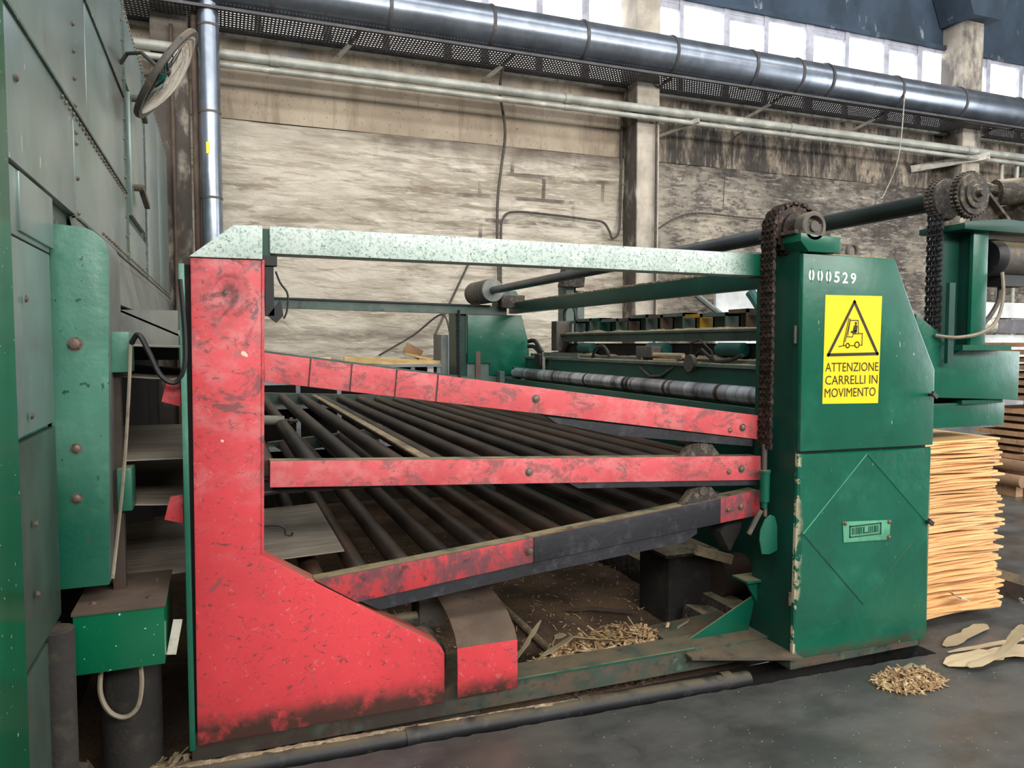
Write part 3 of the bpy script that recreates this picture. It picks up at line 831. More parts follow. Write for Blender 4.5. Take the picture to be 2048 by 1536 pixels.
# ================================================================== LEFT: VENEER DRYER
XD = -0.5
dryer = thing('veneer_dryer', 'tall grey green sheet metal veneer dryer along the left side', 'machine', (-0.9, 5, 0))
MB().box(-2.6, XD - 0.03, 2.2, 8.6, 1.62, 3.48).build('casing', 'dryer_edge', dryer)


def dpanel(y0, y1, za, zb, name='side_panel', mat='dryer', t=0.012, x=XD):
    return MB().box(x - 0.03, x, y0 + 0.006, y1 - 0.006, za + 0.006, zb - 0.006).build(name, mat, dryer, bev=0.004)


for y0, y1, za, zb in ((2.2, 3.22, 1.97, 2.37), (3.22, 4.88, 1.97, 2.37), (2.2, 3.55, 2.37, 2.9), (3.55, 4.88, 2.37, 2.9), (2.2, 4.88, 2.9, 3.47),
                       (4.88, 6.05, 3.03, 3.47), (4.88, 6.05, 1.97, 2.22), (6.05, 7.3, 1.97, 3.47), (7.3, 8.6, 1.97, 3.47)):
    dpanel(y0, y1, za, zb)
MB().prism([(4.9, 2.22), (6.03, 2.22), (6.03, 3.03), (4.9, 3.03)], 'x', XD - 0.03, XD - 0.012).build('door_jamb', 'dryer_edge', dryer)
door = dpanel(5.05, 5.85, 2.26, 3.0, 'access_door', x=XD + 0.015)
for z in (2.97, 2.44):
    MB().cyl((XD + 0.02, 5.1, z), (XD + 0.07, 5.1, z), 0.022, 10).beam((XD + 0.06, 5.1, z), (XD + 0.075, 5.3, z - 0.08), 0.03, 0.03).build('latch', 'iron', door)
MB().box(XD - 0.01, XD + 0.004, 2.36, 2.78, 1.80, 1.96).build('cover_plate', 'dryer', dryer, bev=0.003)
# seams stand proud as folded edges
sm = MB()
for (ya, zb_, yb) in ((2.2, 2.37, 4.88), (2.2, 2.9, 4.88), (3.2, 1.97, 8.6)):
    sm.box(XD - 0.01, XD + 0.008, ya, yb, zb_ - 0.006, zb_ + 0.004)
sm.box(XD - 0.01, XD + 0.010, 4.87, 4.89, 1.97, 3.47).box(XD - 0.01, XD + 0.010, 6.04, 6.06, 1.97, 3.47)
sm.build('folded_seam', 'dryer_edge', dryer)
# rivets, too small to pick apart
rv = MB()
def riv(y, z, x=XD, r=0.009):
    rv.lathe((x - 0.004, y, z), (x + 1, y, z), [(0, r), (0.008, r), (0.013, r * 0.5)], 6)
for i in range(26):
    riv(3.0 + i * 0.07, 2.345)
for i in range(52):
    riv(3.9 + i * 0.09, 2.0)
    riv(4.0 + i * 0.09, 1.92, XD + 0.005)
for i in range(14):
    riv(3.26, 1.99 + i * 0.13 if i < 3 else 1.99 + i * 0.1)
    riv(4.83, 2.0 + i * 0.11)
    riv(4.93, 2.03 + i * 0.11)
    riv(6.1, 2.0 + i * 0.11)
    riv(6.0, 2.04 + i * 0.11)
    riv(8.5, 2.0 + i * 0.11)
for i in range(60):
    riv(4.6 + i * 0.068, 3.43)
rv.build('rivets', 'bolt', dryer, kind='stuff')
for y, z in ((2.36, 2.2), (2.38, 1.62), (2.40, 1.30), (2.4, 1.0), (2.40, 0.8)):
    inst('bolt', BOLT, (XD + 0.005, y, z), dryer, (0, 0, PI / 2)).scale = (0.6, 0.6, 0.6)
# apron below the casing, leaning outwards, with a flap at its foot
ap = MB()
ap.add([(XD, 3.2, 1.97), (XD, 8.6, 1.97), (XD + 0.06, 8.4, 1.68), (XD + 0.06, 3.2, 1.68), (XD - 0.02, 3.2, 1.97), (XD - 0.02, 8.6, 1.97), (XD + 0.04, 8.4, 1.68), (XD + 0.04, 3.2, 1.68)],
       [(0, 3, 2, 1), (4, 5, 6, 7), (0, 1, 5, 4), (3, 7, 6, 2), (0, 4, 7, 3), (1, 2, 6, 5)])
ap.build('apron', 'apron', dryer)
fl = MB()
fl.add([(XD + 0.05, 4.0, 1.66), (XD + 0.05, 7.6, 1.66), (XD + 0.30, 7.2, 1.54), (XD + 0.30, 4.0, 1.545), (XD + 0.05, 4.0, 1.65), (XD + 0.05, 7.6, 1.65), (XD + 0.30, 7.2, 1.53), (XD + 0.30, 4.0, 1.535)],
       [(0, 3, 2, 1), (4, 5, 6, 7), (0, 1, 5, 4), (3, 7, 6, 2), (0, 4, 7, 3), (1, 2, 6, 5)])
fl.prism([(4.0, 1.66), (4.02, 1.66), (4.02, 1.42), (4.0, 1.42)], 'x', XD + 0.02, XD + 0.3)
fl.build('foot_flap', 'apron', dryer)
MB().box(XD + 0.1, XD + 0.35, 8.0, 8.25, 1.35, 1.95).build('end_bracket', 'iron', dryer)
# lower casing beside the near corner
MB().box(-2.6, XD - 0.03, 2.2, 2.78, 0.0, 1.96).build('lower_casing', 'green_guard', dryer)
MB().box(XD - 0.03, XD - 0.005, 2.2, 2.76, 1.25, 1.78).build('lower_panel', 'dryer', dryer, bev=0.004)
MB().box(XD - 0.03, XD - 0.005, 2.2, 2.76, 0.62, 1.235).build('lower_panel', 'dryer_low', dryer, bev=0.004)
MB().box(XD - 0.03, XD - 0.005, 2.2, 2.76, 1.785, 1.965).build('lower_panel', 'dryer', dryer, bev=0.004)
MB().box(XD - 0.03, XD - 0.008, 2.2, 2.76, 0.05, 0.60).build('lower_panel', 'dryer_low', dryer, bev=0.004)
MB().box(-2.6, -0.62, 2.8, 8.5, -0.1, 1.62).build('inner_casing', 'dark_void', dryer)
# big rounded corner post right beside the camera
MB().prism([(-1.2, 1.2), (-0.46, 1.2), (-0.46, 2.14), (-1.2, 2.14)], 'z', 0, 4.2).build('corner_post', 'gloss_green', dryer, bev=0.05)

# guard plate with rounded top corner
gd = thing('end_guard', 'green end guard plate with a rounded top corner beside the dryer', 'guard', (-0.43, 2.9, 0.69))
arc = [(-0.345 - 0.09 + 0.09 * math.cos(a), 1.79 + 0.09 * math.sin(a)) for a in [PI / 2 * q / 8 for q in range(9)]]
MB().prism([(-0.535, 0.69), (-0.37, 0.69)] + [(-0.37 + 0.025 * (t / 6.0), 0.69 + 1.1 * t / 6.0) for t in range(1, 6)] + arc + [(-0.51, 1.885)], 'y', 2.8, 2.815).build('face_plate', 'green_guard', gd, bev=0.003)
strip = [(-0.372 + 0.027 * min(1, t / 6.0), 0.69 + 1.1 * t / 6.0) for t in range(0, 7)] + arc[1:] + [(-0.51, 1.885)]
mb = MB()
k = len(strip)
mb.add([(x, 2.81, z) for x, z in strip] + [(x, 3.12, z) for x, z in strip] + [(x - 0.012, 2.81, z - 0.006) for x, z in strip] + [(x - 0.012, 3.12, z - 0.006) for x, z in strip],
       [f for i in range(k - 1) for f in ((i, i + 1, k + i + 1, k + i), (2 * k + i, 3 * k + i, 3 * k + i + 1, 2 * k + i + 1), (k + i, k + i + 1, 3 * k + i + 1, 3 * k + i))])
mb.build('rim_plate', 'apron', gd)
for z in (1.498, 1.155, 0.99):
    inst('bolt', bolt_mesh(0.016, 0.014) if z > 1.4 else BOLT, (-0.449 - (1.5 - z) * 0.016, 2.8, z), gd)
MB().box(-0.366, -0.298, 2.88, 3.02, 1.40, 1.54).build('bearing_block', 'green_guard', gd, bev=0.006)
MB().box(-0.352, -0.304, 2.9, 3.02, 0.915, 1.065).build('bearing_block', 'green_guard', gd, bev=0.006)
MB().box(-0.375, -0.335, 2.93, 2.97, 0.6, 1.42).build('slide_bar', 'steel_dark', gd)
cable('signal_cable', [(-0.29, 2.86, 1.50), (-0.265, 2.84, 1.53), (-0.235, 2.84, 1.47), (-0.20, 2.84, 1.39), (-0.155, 2.84, 1.365), (-0.125, 2.83, 1.42), (-0.122, 2.83, 1.55), (-0.132, 2.83, 1.72)], 0.009, 'rubber', 'black cable looping from the green bearing block up to the red post')
cable('frayed_cord', [(-0.293, 2.86, 1.5), (-0.298, 2.85, 1.38), (-0.315, 2.85, 1.15), (-0.335, 2.85, 0.95), (-0.365, 2.84, 0.70)], 0.006, 'cable_light', 'thin frayed cord hanging down beside the green guard')

gb = thing('junction_box', 'green sheet metal box with a dusty top beside the red post', 'box', (-0.33, 2.9, 0.42))
MB().box(-0.468, -0.2, 2.72, 3.12, 0.425, 0.62).build('housing', 'gloss_green', gb, bev=0.004)
MB().box(-0.472, -0.196, 2.716, 3.125, 0.62, 0.632).build('lid', 'brown_cover', gb, bev=0.002)
for x, y in ((-0.42, 2.80), (-0.25, 2.80), (-0.40, 3.02), (-0.24, 3.0)):
    inst('screw', BOLT_S, (x, y, 0.632), gb, (-PI / 2, 0, 0))
MB().beam((-0.185, 2.78, 0.43), (-0.165, 2.84, 0.53), 0.03, 0.006).build('tag_plate', 'whitemetal', gb)
MB().cyl((-0.33, 2.95, 0.42), (-0.33, 2.95, 0.0), 0.10, 14).build('pedestal', 'iron_dark', gb)
lp = [(-0.40, 2.80, 0.42), (-0.405, 2.79, 0.33), (-0.38, 2.79, 0.26), (-0.335, 2.79, 0.232), (-0.295, 2.79, 0.26), (-0.28, 2.79, 0.34), (-0.285, 2.80, 0.42)]
cable('looped_hose', lp, 0.008, 'cable_light', 'grey hose hanging in a loop under the green box', 'hose')
ft = thing('machine_foot', 'dust caked iron foot at the bottom left corner', 'foot', (-0.52, 2.6, -0.1))
MB().prism([(-0.60, -0.1), (-0.40, -0.1), (-0.40, 0.08), (-0.43, 0.14), (-0.50, 0.16), (-0.56, 0.12)], 'y', 2.5, 2.72).build('foot_block', 'iron_dark', ft, bev=0.02)
MB().cyl((-0.50, 2.62, 0.1), (-0.50, 2.62, 0.62), 0.055, 14).build('foot_column', 'iron_dark', ft)

# convex mirror
mi = thing('convex_mirror', 'round convex mirror on a bent arm high on the dryer side', 'mirror', (-0.24, 4.5, 2.94))
fw = (Vector((-0.255, 4.5, 2.945)) - Vector((0, 0, 1.5))).normalized()   # the mirror is seen nearly edge on
rt = fw.cross(Vector((0, 0, 1))).normalized()
upv = rt.cross(fw)
nrm = (rt * 0.84 - upv * 0.52 - fw * 0.17).normalized()
c0 = Vector((-0.255, 4.5, 2.945))
prof = [(0.0, 0.272)]
Rs = 0.60
for i in range(0, 9):
    a = math.asin(0.262 / Rs) * (1 - i / 8)
    prof.append((Rs * math.cos(a) - Rs * math.cos(math.asin(0.262 / Rs)) + 0.012, max(Rs * math.sin(a), 0.002)))
MB().lathe(c0, c0 + nrm, prof, 40).build('mirror_dome', 'mirror', mi)
MB().lathe(c0 - nrm * 0.012, c0 + nrm, [(0, 0.24), (0, 0.276), (0.012, 0.282), (0.03, 0.276), (0.03, 0.262)], 40).build('rim', 'iron', mi)
MB().lathe(c0 - nrm * 0.03, c0, [(0, 0.05), (0.02, 0.20), (0.025, 0.25)], 24).build('back_shell', 'tray', mi)
MB().tube([(XD, 4.75, 3.05), (XD + 0.04, 4.72, 3.10), (XD + 0.12, 4.62, 3.08), c0 - nrm * 0.02], 0.011, 8).build('arm', 'tray', mi)

# ================================================================== MAIN FRAME OF THE TIPPLE
fr = thing('tipple_frame', 'red and green steel frame around the roller decks', 'machine frame', (1.2, 4.9, 0))
YF = 2.84
plate = MB().prism([(-0.112, 0.06), (0.806, 0.06), (0.806, 0.26), (0.795, 0.285), (0.775, 0.305), (0.122, 0.727), (0.137, 1.797), (-0.099, 1.797)], 'y', YF, YF + 0.11).build('red_post', 'red', fr, bev=0.006, label='red post with a sloping gusset at its foot')
inst('bolt', bolt_mesh(0.007, 0.003), (0.012, YF, 1.679), fr)
MB().prism([(0.117, 0.735), (0.137, 1.797), (0.146, 1.797), (0.126, 0.735)], 'y', YF - 0.004, YF + 0.115).build('post_edge_strip', 'red', fr)
MB().box(-0.137, -0.118, YF - 0.01, YF + 0.16, 0.05, 1.775).build('green_flange', 'green_guard', fr, bev=0.003)
MB().box(-0.118, -0.102, YF + 0.03, YF + 0.1, 0.05, 1.775).build('flange_gap', 'dark_void', fr)  # dark strip filling the gap, its shade put in as colour
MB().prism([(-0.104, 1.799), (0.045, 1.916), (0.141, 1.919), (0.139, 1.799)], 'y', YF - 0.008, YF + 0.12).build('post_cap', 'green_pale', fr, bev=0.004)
MB().box(0.139, 0.168, YF + 0.012, YF + 0.10, 1.80, 1.91).build('joint_plate', 'green_dark', fr)
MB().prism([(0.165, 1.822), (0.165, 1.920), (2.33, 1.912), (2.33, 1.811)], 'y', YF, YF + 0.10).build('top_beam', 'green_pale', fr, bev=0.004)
MB().box(2.33, 2.40, YF + 0.02, YF + 0.1, 1.81, 1.91).build('beam_stub', 'chain_dusty', fr)
# base rail and its dirty top flange
MB().box(-0.13, 2.42, 2.85, 2.86, 0.0, 0.085).box(-0.13, 2.42, 2.85, 3.0, 0.085, 0.097).build('base_rail', 'rust_rail', fr)
MB().prism([(1.95, 2.80), (2.42, 2.62), (2.42, 3.25), (1.95, 3.2)], 'z', 0.07, 0.083).build('foot_plate', 'rust_rail', fr)
MB().box(1.10, 2.0, 2.846, 2.856, 0.095, 0.101).build('rail_edge', 'green', fr)
MB().prism([(2.02, 0.09), (2.38, 0.09), (2.42, 0.27)], 'y', 2.95, 2.96).build('corner_gusset', 'green', fr, bev=0.002)
# sensor bracket hanging under the joint
MB().box(0.147, 0.178, 2.86, 2.90, 1.60, 1.80).box(0.14, 0.19, 2.85, 2.9, 1.78, 1.815).prism([(0.155, 1.60), (0.20, 1.66), (0.21, 1.60), (0.185, 1.575)], 'y', 2.86, 2.89).build('sensor_bracket', 'rubber', fr)
# red guide plates poking out on the dryer side
for z in (1.335, 0.915):
    MB().prism([(-0.142, z - 0.06), (-0.205, z - 0.04), (-0.185, z + 0.04), (-0.142, z + 0.045)], 'y', 2.9, 2.92).build('guide_plate', 'red', fr, bev=0.002)
# far side of the frame
MB().prism([(-0.10, 1.915), (2.68, 1.868), (2.68, 1.782), (-0.10, 1.83)], 'y', 7.1, 7.18).build('rear_beam', 'green_grey', fr)
MB().prism([(-0.10, 1.925), (2.5, 1.88), (2.5, 1.866), (-0.10, 1.911)], 'y', 7.07, 7.09).build('rear_rod', 'rubber', fr)
MB().box(-0.10, 0.13, 7.1, 7.25, 0.0, 1.83).build('rear_post', 'green_dark', fr)
MB().box(-0.13, 2.3, 7.12, 7.2, 0.0, 0.12).build('rear_base_rail', 'rust_rail', fr)
MB().box(2.72, 2.80, 2.95, 7.15, 1.80, 1.905).build('cross_beam', 'green_dark', fr, bev=0.004)
mb = MB()
for i in range(120):
    y = 3.0 + i * 0.0345
    mb.obox((2.76, y, 1.91 + R.uniform(0.0, 0.004)), (Vector((1, 0, 0)), Vector((0, 1, jit(0.2))).normalized(), Vector((0, 0, 1))), 0.03, 0.02, 0.004)
mb.build('beam_dust', 'sawdust', fr, kind='stuff')
MB().box(2.56, 2.70, 2.96, 7.1, -0.12, 0.06).build('cross_base_beam', 'chain_dusty', fr, bev=0.01)

# curved guard over the drive, red in front and brown with dust on top
cv = thing('drive_guard', 'curved sheet guard, red in front and dusty brown on top', 'guard', (0.98, 2.95, 0.08))
def sheet(poly, x0, x1, t, taper=0.0):
    k = len(poly)
    vs = []
    for (y, z, dx) in poly:
        vs += [(x0 - dx, y, z), (x1 - dx * 0.6, y, z), (x1 - dx * 0.6, y + t * 0.6, z - t), (x0 - dx, y + t * 0.6, z - t)]
    fs = []
    for i in range(k - 1):
        a, b = i * 4, (i + 1) * 4
        for q in range(4):
            fs.append((a + q, a + (q + 1) % 4, b + (q + 1) % 4, b + q))
    fs += [(3, 2, 1, 0), (4 * k - 4, 4 * k - 3, 4 * k - 2, 4 * k - 1)]
    return MB().add(vs, fs)
sheet([(2.795, 0.095, 0), (2.79, 0.2, 0), (2.795, 0.292, 0)], 0.845, 1.10, 0.006).build('front_sheet', 'red', cv)
sheet([(2.795, 0.292, 0), (2.83, 0.335, 0), (2.90, 0.37, 0.0), (3.0, 0.395, 0.0), (3.16, 0.41, 0.0)], 0.845, 1.10, 0.006).build('top_sheet', 'brown_cover', cv)
MB().box(0.86, 1.08, 2.85, 2.87, 0.075, 0.115).build('clip', 'iron', cv)
mo = thing('drive_motor', 'dust covered drive motor behind the red gusset', 'motor', (0.72, 3.2, 0.0))
MB().lathe((0.56, 3.05, 0.16), (0.86, 3.05, 0.16), [(0, 0.04), (0.01, 0.12), (0.03, 0.135), (0.22, 0.135), (0.25, 0.12), (0.3, 0.05)], 24).build('motor_body', 'chain_dusty', mo)
MB().box(0.78, 0.90, 3.15, 3.3, 0.25, 0.37).build('terminal_box', 'iron', mo, bev=0.005)
MB().cyl((0.62, 3.2, 0.27), (0.80, 3.2, 0.27), 0.045, 12).build('motor_shoulder', 'chain_dusty', mo)
MB().box(0.5, 1.0, 2.98, 3.35, -0.1, 0.03).build('motor_foot', 'rust_rail', mo)

# ================================================================== THREE ROLLER DECKS
YR = 7.06


def deck(label, front, zc, xs, arm_mat, r, front_name='side_arm'):
    """front: polygon of the front arm; zc(x): roller axis height; xs: roller positions"""
    d = thing('roller_deck', label, 'roller conveyor', (1.2, 4.9, zc(1.2) - 0.1), group='swinging roller decks')
    a = MB().prism(front, 'y', YF, YF + 0.012)
    up = [p for p in front]
    a.build(front_name, arm_mat, d, bev=0.003)
    mbf = MB()
    hi = sorted({round(p[0], 3) for p in front})
    MB().prism([(p[0], p[1] - (0.003 if p[1] > zc(p[0]) else -0.003)) for p in front], 'y', YF + 0.012, YF + 0.085).build('arm_web', 'green_dark', d)
    MB().prism([(p[0] + 0.06, p[1] - 0.012) for p in front], 'y', 7.09, 7.16).build('rear_arm', 'green_grey', d)
    L = YR - (YF + 0.06)
    me = MB().lathe((0, 0, 0), (0, L, 0), [(0, r * 0.5), (0.02, r * 0.5), (0.02, r), (L - 0.02, r), (L - 0.02, r * 0.5), (L, r * 0.5)], 18).mesh('roller', 'steel_dark', (0, 0, 0))
    for x in xs:
        inst('roller', me, (x, YF + 0.06, zc(x)), d)
    return d


def z1c(x):
    return 1.430 - 0.1385 * x
def z2c(x):
    return 1.035 - 0.051 * x
def z3c(x):
    return 0.535 + 0.098 * x

d1 = deck('uppermost red roller deck, sloping down to the right', [(0.139, 1.362), (2.353, 1.048), (2.351, 1.161), (0.139, 1.467)], z1c, [-0.03 + 0.172 * i for i in range(14)], 'red_arm', 0.036)
d2 = deck('middle red roller deck, nearly level', [(0.151, 0.976), (2.349, 0.859), (2.346, 0.973), (0.153, 1.073)], z2c, [-0.03 + 0.174 * i for i in range(14)], 'red_arm', 0.037)
d3 = deck('lowest red roller deck, rising to the right', [(0.462, 0.512), (1.175, 0.588), (2.347, 0.693), (2.344, 0.812), (1.175, 0.692), (0.306, 0.614)], z3c, [-0.02 + 0.171 * i for i in range(14)], 'red_arm_low', 0.040)
# welded plate joints on the top arm
for x in (0.30, 0.45, 0.62, 0.783):
    z = 1.4856 - 0.1385 * x
    MB().beam((x - 0.008, YF - 0.001, z - 0.104), (x + 0.002, YF - 0.001, z), 0.004, 0.006, (0, 1, 0)).build('weld_seam', 'rust_rail', d1)
# dark lower lips
MB().prism([(1.25, 1.196), (2.3, 1.052), (2.3, 1.020), (1.6, 1.10), (1.3, 1.165)], 'y', YF + 0.005, YF + 0.03).build('lower_lip', 'black_grease', d1)
MB().prism([(1.35, 0.913), (2.33, 0.862), (2.33, 0.835), (1.4, 0.885)], 'y', YF + 0.005, YF + 0.03).build('lower_lip', 'black_grease', d2)
MB().prism([(0.47, 0.514), (1.175, 0.590), (2.0, 0.664), (2.0, 0.635), (1.93, 0.600), (1.175, 0.535), (0.55, 0.470)], 'y', YF + 0.006, YF + 0.03).build('lower_lip', 'black_grease', d3)
MB().prism([(1.19, 0.590), (2.12, 0.674), (2.12, 0.790), (1.19, 0.695)], 'y', YF - 0.006, YF).build('black_facing', 'black_grease', d3, bev=0.002)
for d, pts in ((d1, ((1.20, 1.272), (2.238, 1.111))), (d2, ((1.17, 0.970), (2.235, 0.918))), (d3, ((1.17, 0.64), (2.235, 0.742)))):
    for x, z in pts:
        inst('bolt', BOLT, (x, YF - (0.006 if d is d3 and x < 2 else 0), z), d)
    x, z = pts[1]
    inst('nut', BOLT_S, (x - 0.07, YF, z - 0.01), d)
# bearing stands
for d, zz in ((d2, lambda x: 1.0805 - 0.0457 * x), (d3, lambda x: 0.572 + 0.1025 * x)):
    MB().prism([(1.93, zz(1.93) - 0.005), (2.14, zz(2.14) - 0.005), (2.075, zz(2.075) + 0.066), (2.03, zz(2.03) + 0.075), (1.99, zz(1.99) + 0.055)], 'y', YF + 0.02, YF + 0.07).build('bearing_stand', 'chain_dusty', d, bev=0.003)
    MB().cyl((2.04, YF + 0.015, zz(2.04) + 0.045), (2.04, YF + 0.2, zz(2.04) + 0.045), 0.022, 12).build('bearing_cap', 'iron', d)

# dark grease strip below the left end of the middle arm, a drive belt end
MB().tube([(0.12, 2.9, 1.02), (0.105, 2.9, 0.98), (0.12, 2.9, 0.945), (0.2, 2.9, 0.955), (0.5, 2.88, 0.955), (0.75, 2.88, 0.95)], 0.012, 8).build('drive_belt', 'rubber', d2)
# sensors and small fittings behind the post
cy = thing('air_cylinder', 'small pale air cylinder poking out behind the red post', 'cylinder', (0.26, 5.4, 1.0))
MB().cyl((0.10, 4.6, 1.06), (0.33, 4.6, 1.045), 0.028, 14).build('barrel', 'whitemetal', cy)
MB().cyl((0.33, 4.6, 1.045), (0.41, 4.6, 1.04), 0.010, 8).build('piston_rod', 'iron', cy)
MB().cyl((0.36, 4.6, 1.043), (0.38, 4.6, 1.042), 0.022, 6).build('rod_nut', 'iron', cy)
MB().box(0.12, 0.2, 4.58, 4.62, 0.9, 1.03).build('mount', 'iron', cy)

MB().box(0.742, 0.785, 2.94, 7.0, 1.028, 1.036).build('wooden_strip', 'wood_strip', cat='wood strip', label='long pale wooden strip lying between rollers of the middle deck')


# ---- grey veneer sheets running through the decks
def vsheet(label, x0, x1, y0, y1, za, zb, sag=0.0, mat='veneer_grey', nx=6):
    mb = MB()
    vs, fs = [], []
    for i in range(nx + 1):
        t = i / nx
        z = za + (zb - za) * t - sag * 4 * t * (1 - t)
        x = x0 + (x1 - x0) * t
        vs += [(x, y0, z), (x, y1, z), (x, y1, z + 0.004), (x, y0, z + 0.004)]
    for i in range(nx):
        a, b = i * 4, i * 4 + 4
        for q in range(4):
            fs.append((a + q, a + (q + 1) % 4, b + (q + 1) % 4, b + q))
    fs += [(3, 2, 1, 0), (4 * nx, 4 * nx + 1, 4 * nx + 2, 4 * nx + 3)]
    mb.add(vs, fs)
    return mb.build('veneer_sheet', mat, cat='veneer', label=label, group='veneer sheets on the decks')


vsheet('grey veneer sheet on the lowest deck, its corner right of the red post', -0.9, 0.45, 3.08, 4.06, 0.60, 0.648)
vsheet('grey veneer sheet entering the middle deck left of the red post', -0.9, 0.02, 2.96, 4.2, 1.085, 1.080)
vsheet('pale veneer sheet edge entering the uppermost deck below the flap', -0.9, -0.02, 3.0, 4.4, 1.515, 1.478, 0.0)
vsheet('drooping veneer sheet below the uppermost deck', -0.9, -0.10, 3.0, 4.3, 1.47, 1.365, 0.02)
vsheet('grey veneer sheet sagging between the middle and lowest decks', -0.9, -0.05, 3.0, 4.3, 1.0, 0.90, 0.02)
vsheet('grey veneer sheet lying far back under the middle deck', 0.25, 0.42, 4.0, 4.9, 0.74, 0.76, 0.0)
cable('sensor_wire', [(0.13, 3.0, 0.80), (0.18, 3.0, 0.80), (0.21, 3.0, 0.785), (0.215, 3.0, 0.76), (0.235, 3.0, 0.755), (0.24, 3.0, 0.765)], 0.005, 'rubber', 'thin black sensor wire above the grey veneer corner', 'wire')
cable('bracket_wire', [(0.185, 2.86, 1.76), (0.20, 2.86, 1.72), (0.225, 2.86, 1.68), (0.222, 2.86, 1.62), (0.21, 2.86, 1.59)], 0.004, 'rubber', 'thin wire curving beside the black sensor bracket', 'wire')

# ================================================================== LIFT CABINET (front right)
cab = thing('lift_cabinet', 'dark green lift cabinet carrying the yellow forklift warning sign', 'machine cabinet', (2.82, 2.8, 0))
YC = 2.66
MB().prism([(2.425, 0.0), (3.215, 0.0), (3.215, 1.365), (3.095, 1.58), (2.94, 1.885), (2.425, 1.89)], 'y', YC + 0.03, 2.98).build('column_body', 'green_dark', cab)
MB().box(2.405, 3.20, YC + 0.025, 2.95, 0.0, 0.052).build('plinth', 'rust_rail', cab, bev=0.004)
MB().prism([(2.414, 1.013), (3.231, 1.004), (3.228, 1.371), (3.108, 1.588), (2.95, 1.897), (2.409, 1.90)], 'y', YC, YC + 0.028).build('upper_door', 'green', cab, bev=0.007)
# lower door, cross-creased with a shallow diamond
A = [(2.404, 0.058), (3.238, 0.036), (3.231, 0.992), (2.412, 1.000)]
Dm = [(2.80, 0.985), (2.432, 0.64), (2.80, 0.27), (3.20, 0.62)]
mb = MB()
yo, yd, yb = YC + 0.012, YC - 0.008, YC + 0.028
vs = [(x, yo, z) for x, z in A] + [(x, yd, z) for x, z in Dm] + [(x, yb, z) for x, z in A]
#    0 bl 1 br 2 tr 3 tl   4 top 5 left 6 bottom 7 right   8.. back
fs = [(4, 5, 6, 7), (3, 5, 4), (3, 0, 5), (0, 6, 5), (0, 1, 6), (1, 7, 6), (1, 2, 7), (2, 4, 7), (2, 3, 4),
      (8, 9, 1, 0), (9, 10, 2, 1), (10, 11, 3, 2), (11, 8, 0, 3), (11, 10, 9, 8)]
mb.add(vs, fs)
ld = mb.build('lower_door', 'green_lower', cab, smooth=False)
for a, b, m in ((4, 5, 'plate_green'), (5, 6, 'green_dark'), (6, 7, 'green'), (7, 4, 'green')):  # upper left pale like chipped paint, lower left dark as painted shade
    MB().beam((vs[a][0], yd - 0.0005, vs[a][1 + 1]), (vs[b][0], yd - 0.0005, vs[b][2]), 0.004, 0.004).build('crease', m, ld)
MB().box(2.412, 2.424, YC + 0.03, 2.97, 0.05, 1.93).build('side_panel', 'green_dark', cab)
MB().cyl((2.404, YC + 0.035, 0.3), (2.404, YC + 0.035, 0.36), 0.008, 8).cyl((2.404, YC + 0.035, 1.5), (2.404, YC + 0.035, 1.58), 0.007, 8).build('hinge', 'iron', cab)
# number stencilled on the door
for i, ch in enumerate('000529'):
    x = 2.440 + i * 0.0485
    text_mb(ch, x, x + 0.032, 1.804 - 0.0015 * i, 0.050, YC - 0.0012, 0.02).build('stencil_digit', 'white', cab)
    if ch == '0':
        MB().box(x + 0.0125, x + 0.0185, YC - 0.0022, YC - 0.0013, 1.776 - 0.0015 * i, 1.790 - 0.0015 * i).box(x + 0.0125, x + 0.0185, YC - 0.0022, YC - 0.0013, 1.818 - 0.0015 * i, 1.832 - 0.0015 * i).build('stencil_gap', 'green', cab)
# warning sign
sg = MB().prism([(2.533, 1.226), (2.866, 1.220), (2.874, 1.720), (2.537, 1.718)], 'y', YC - 0.002, YC - 0.0005).build('warning_sign', 'mould', cab, label='yellow sign with a forklift in a black triangle')
ys = YC - 0.0032
def tri(mb, pts, w):
    for i in range(3):
        a, b = pts[i], pts[(i + 1) % 3]
        mb.beam((a[0], ys, a[1]), (b[0], ys, b[1]), w, 0.0008, (0, 1, 0))
TA, TB, TC = (2.707, 1.690), (2.853, 1.452), (2.560, 1.448)
mb = MB()
def bar(a, b, w):
    d = Vector((b[0] - a[0], 0, b[1] - a[1])).normalized()
    e = Vector((0, 1, 0)).cross(d)
    mb.obox(((a[0] + b[0]) / 2, ys, (a[1] + b[1]) / 2), (d, Vector((0, 1, 0)), e), (Vector((b[0] - a[0], b[1] - a[1])).length + w) / 2, 0.0004, w / 2)
bar(TA, TB, 0.0135); bar(TB, TC, 0.0135); bar(TC, TA, 0.0135)
mb.build('triangle', 'ink', sg)
mb = MB()
def seg(pts, w=0.0035):
    for a, b in zip(pts[:-1], pts[1:]):
        bar(a, b, w)
ox, oz = 2.70, 1.53
def ring(cx, cz, r, w):
    P = [(cx + r * math.cos(2 * PI * i / 16), cz + r * math.sin(2 * PI * i / 16)) for i in range(17)]
    seg(P, w)
ring(2.672, 1.490, 0.010, 0.004)
ring(2.728, 1.494, 0.013, 0.004)
seg([(2.650, 1.510), (2.676, 1.614)])
seg([(2.657, 1.508), (2.684, 1.612)])
seg([(2.684, 1.606), (2.731, 1.606), (2.736, 1.545)])
seg([(2.684, 1.606), (2.672, 1.536)])
seg([(2.668, 1.530), (2.700, 1.530), (2.704, 1.544), (2.758, 1.546), (2.758, 1.492), (2.742, 1.492)])
seg([(2.650, 1.490), (2.662, 1.490)])
seg([(2.682, 1.490), (2.714, 1.490)])
seg([(2.650, 1.510), (2.648, 1.490), (2.622, 1.486)], 0.004)
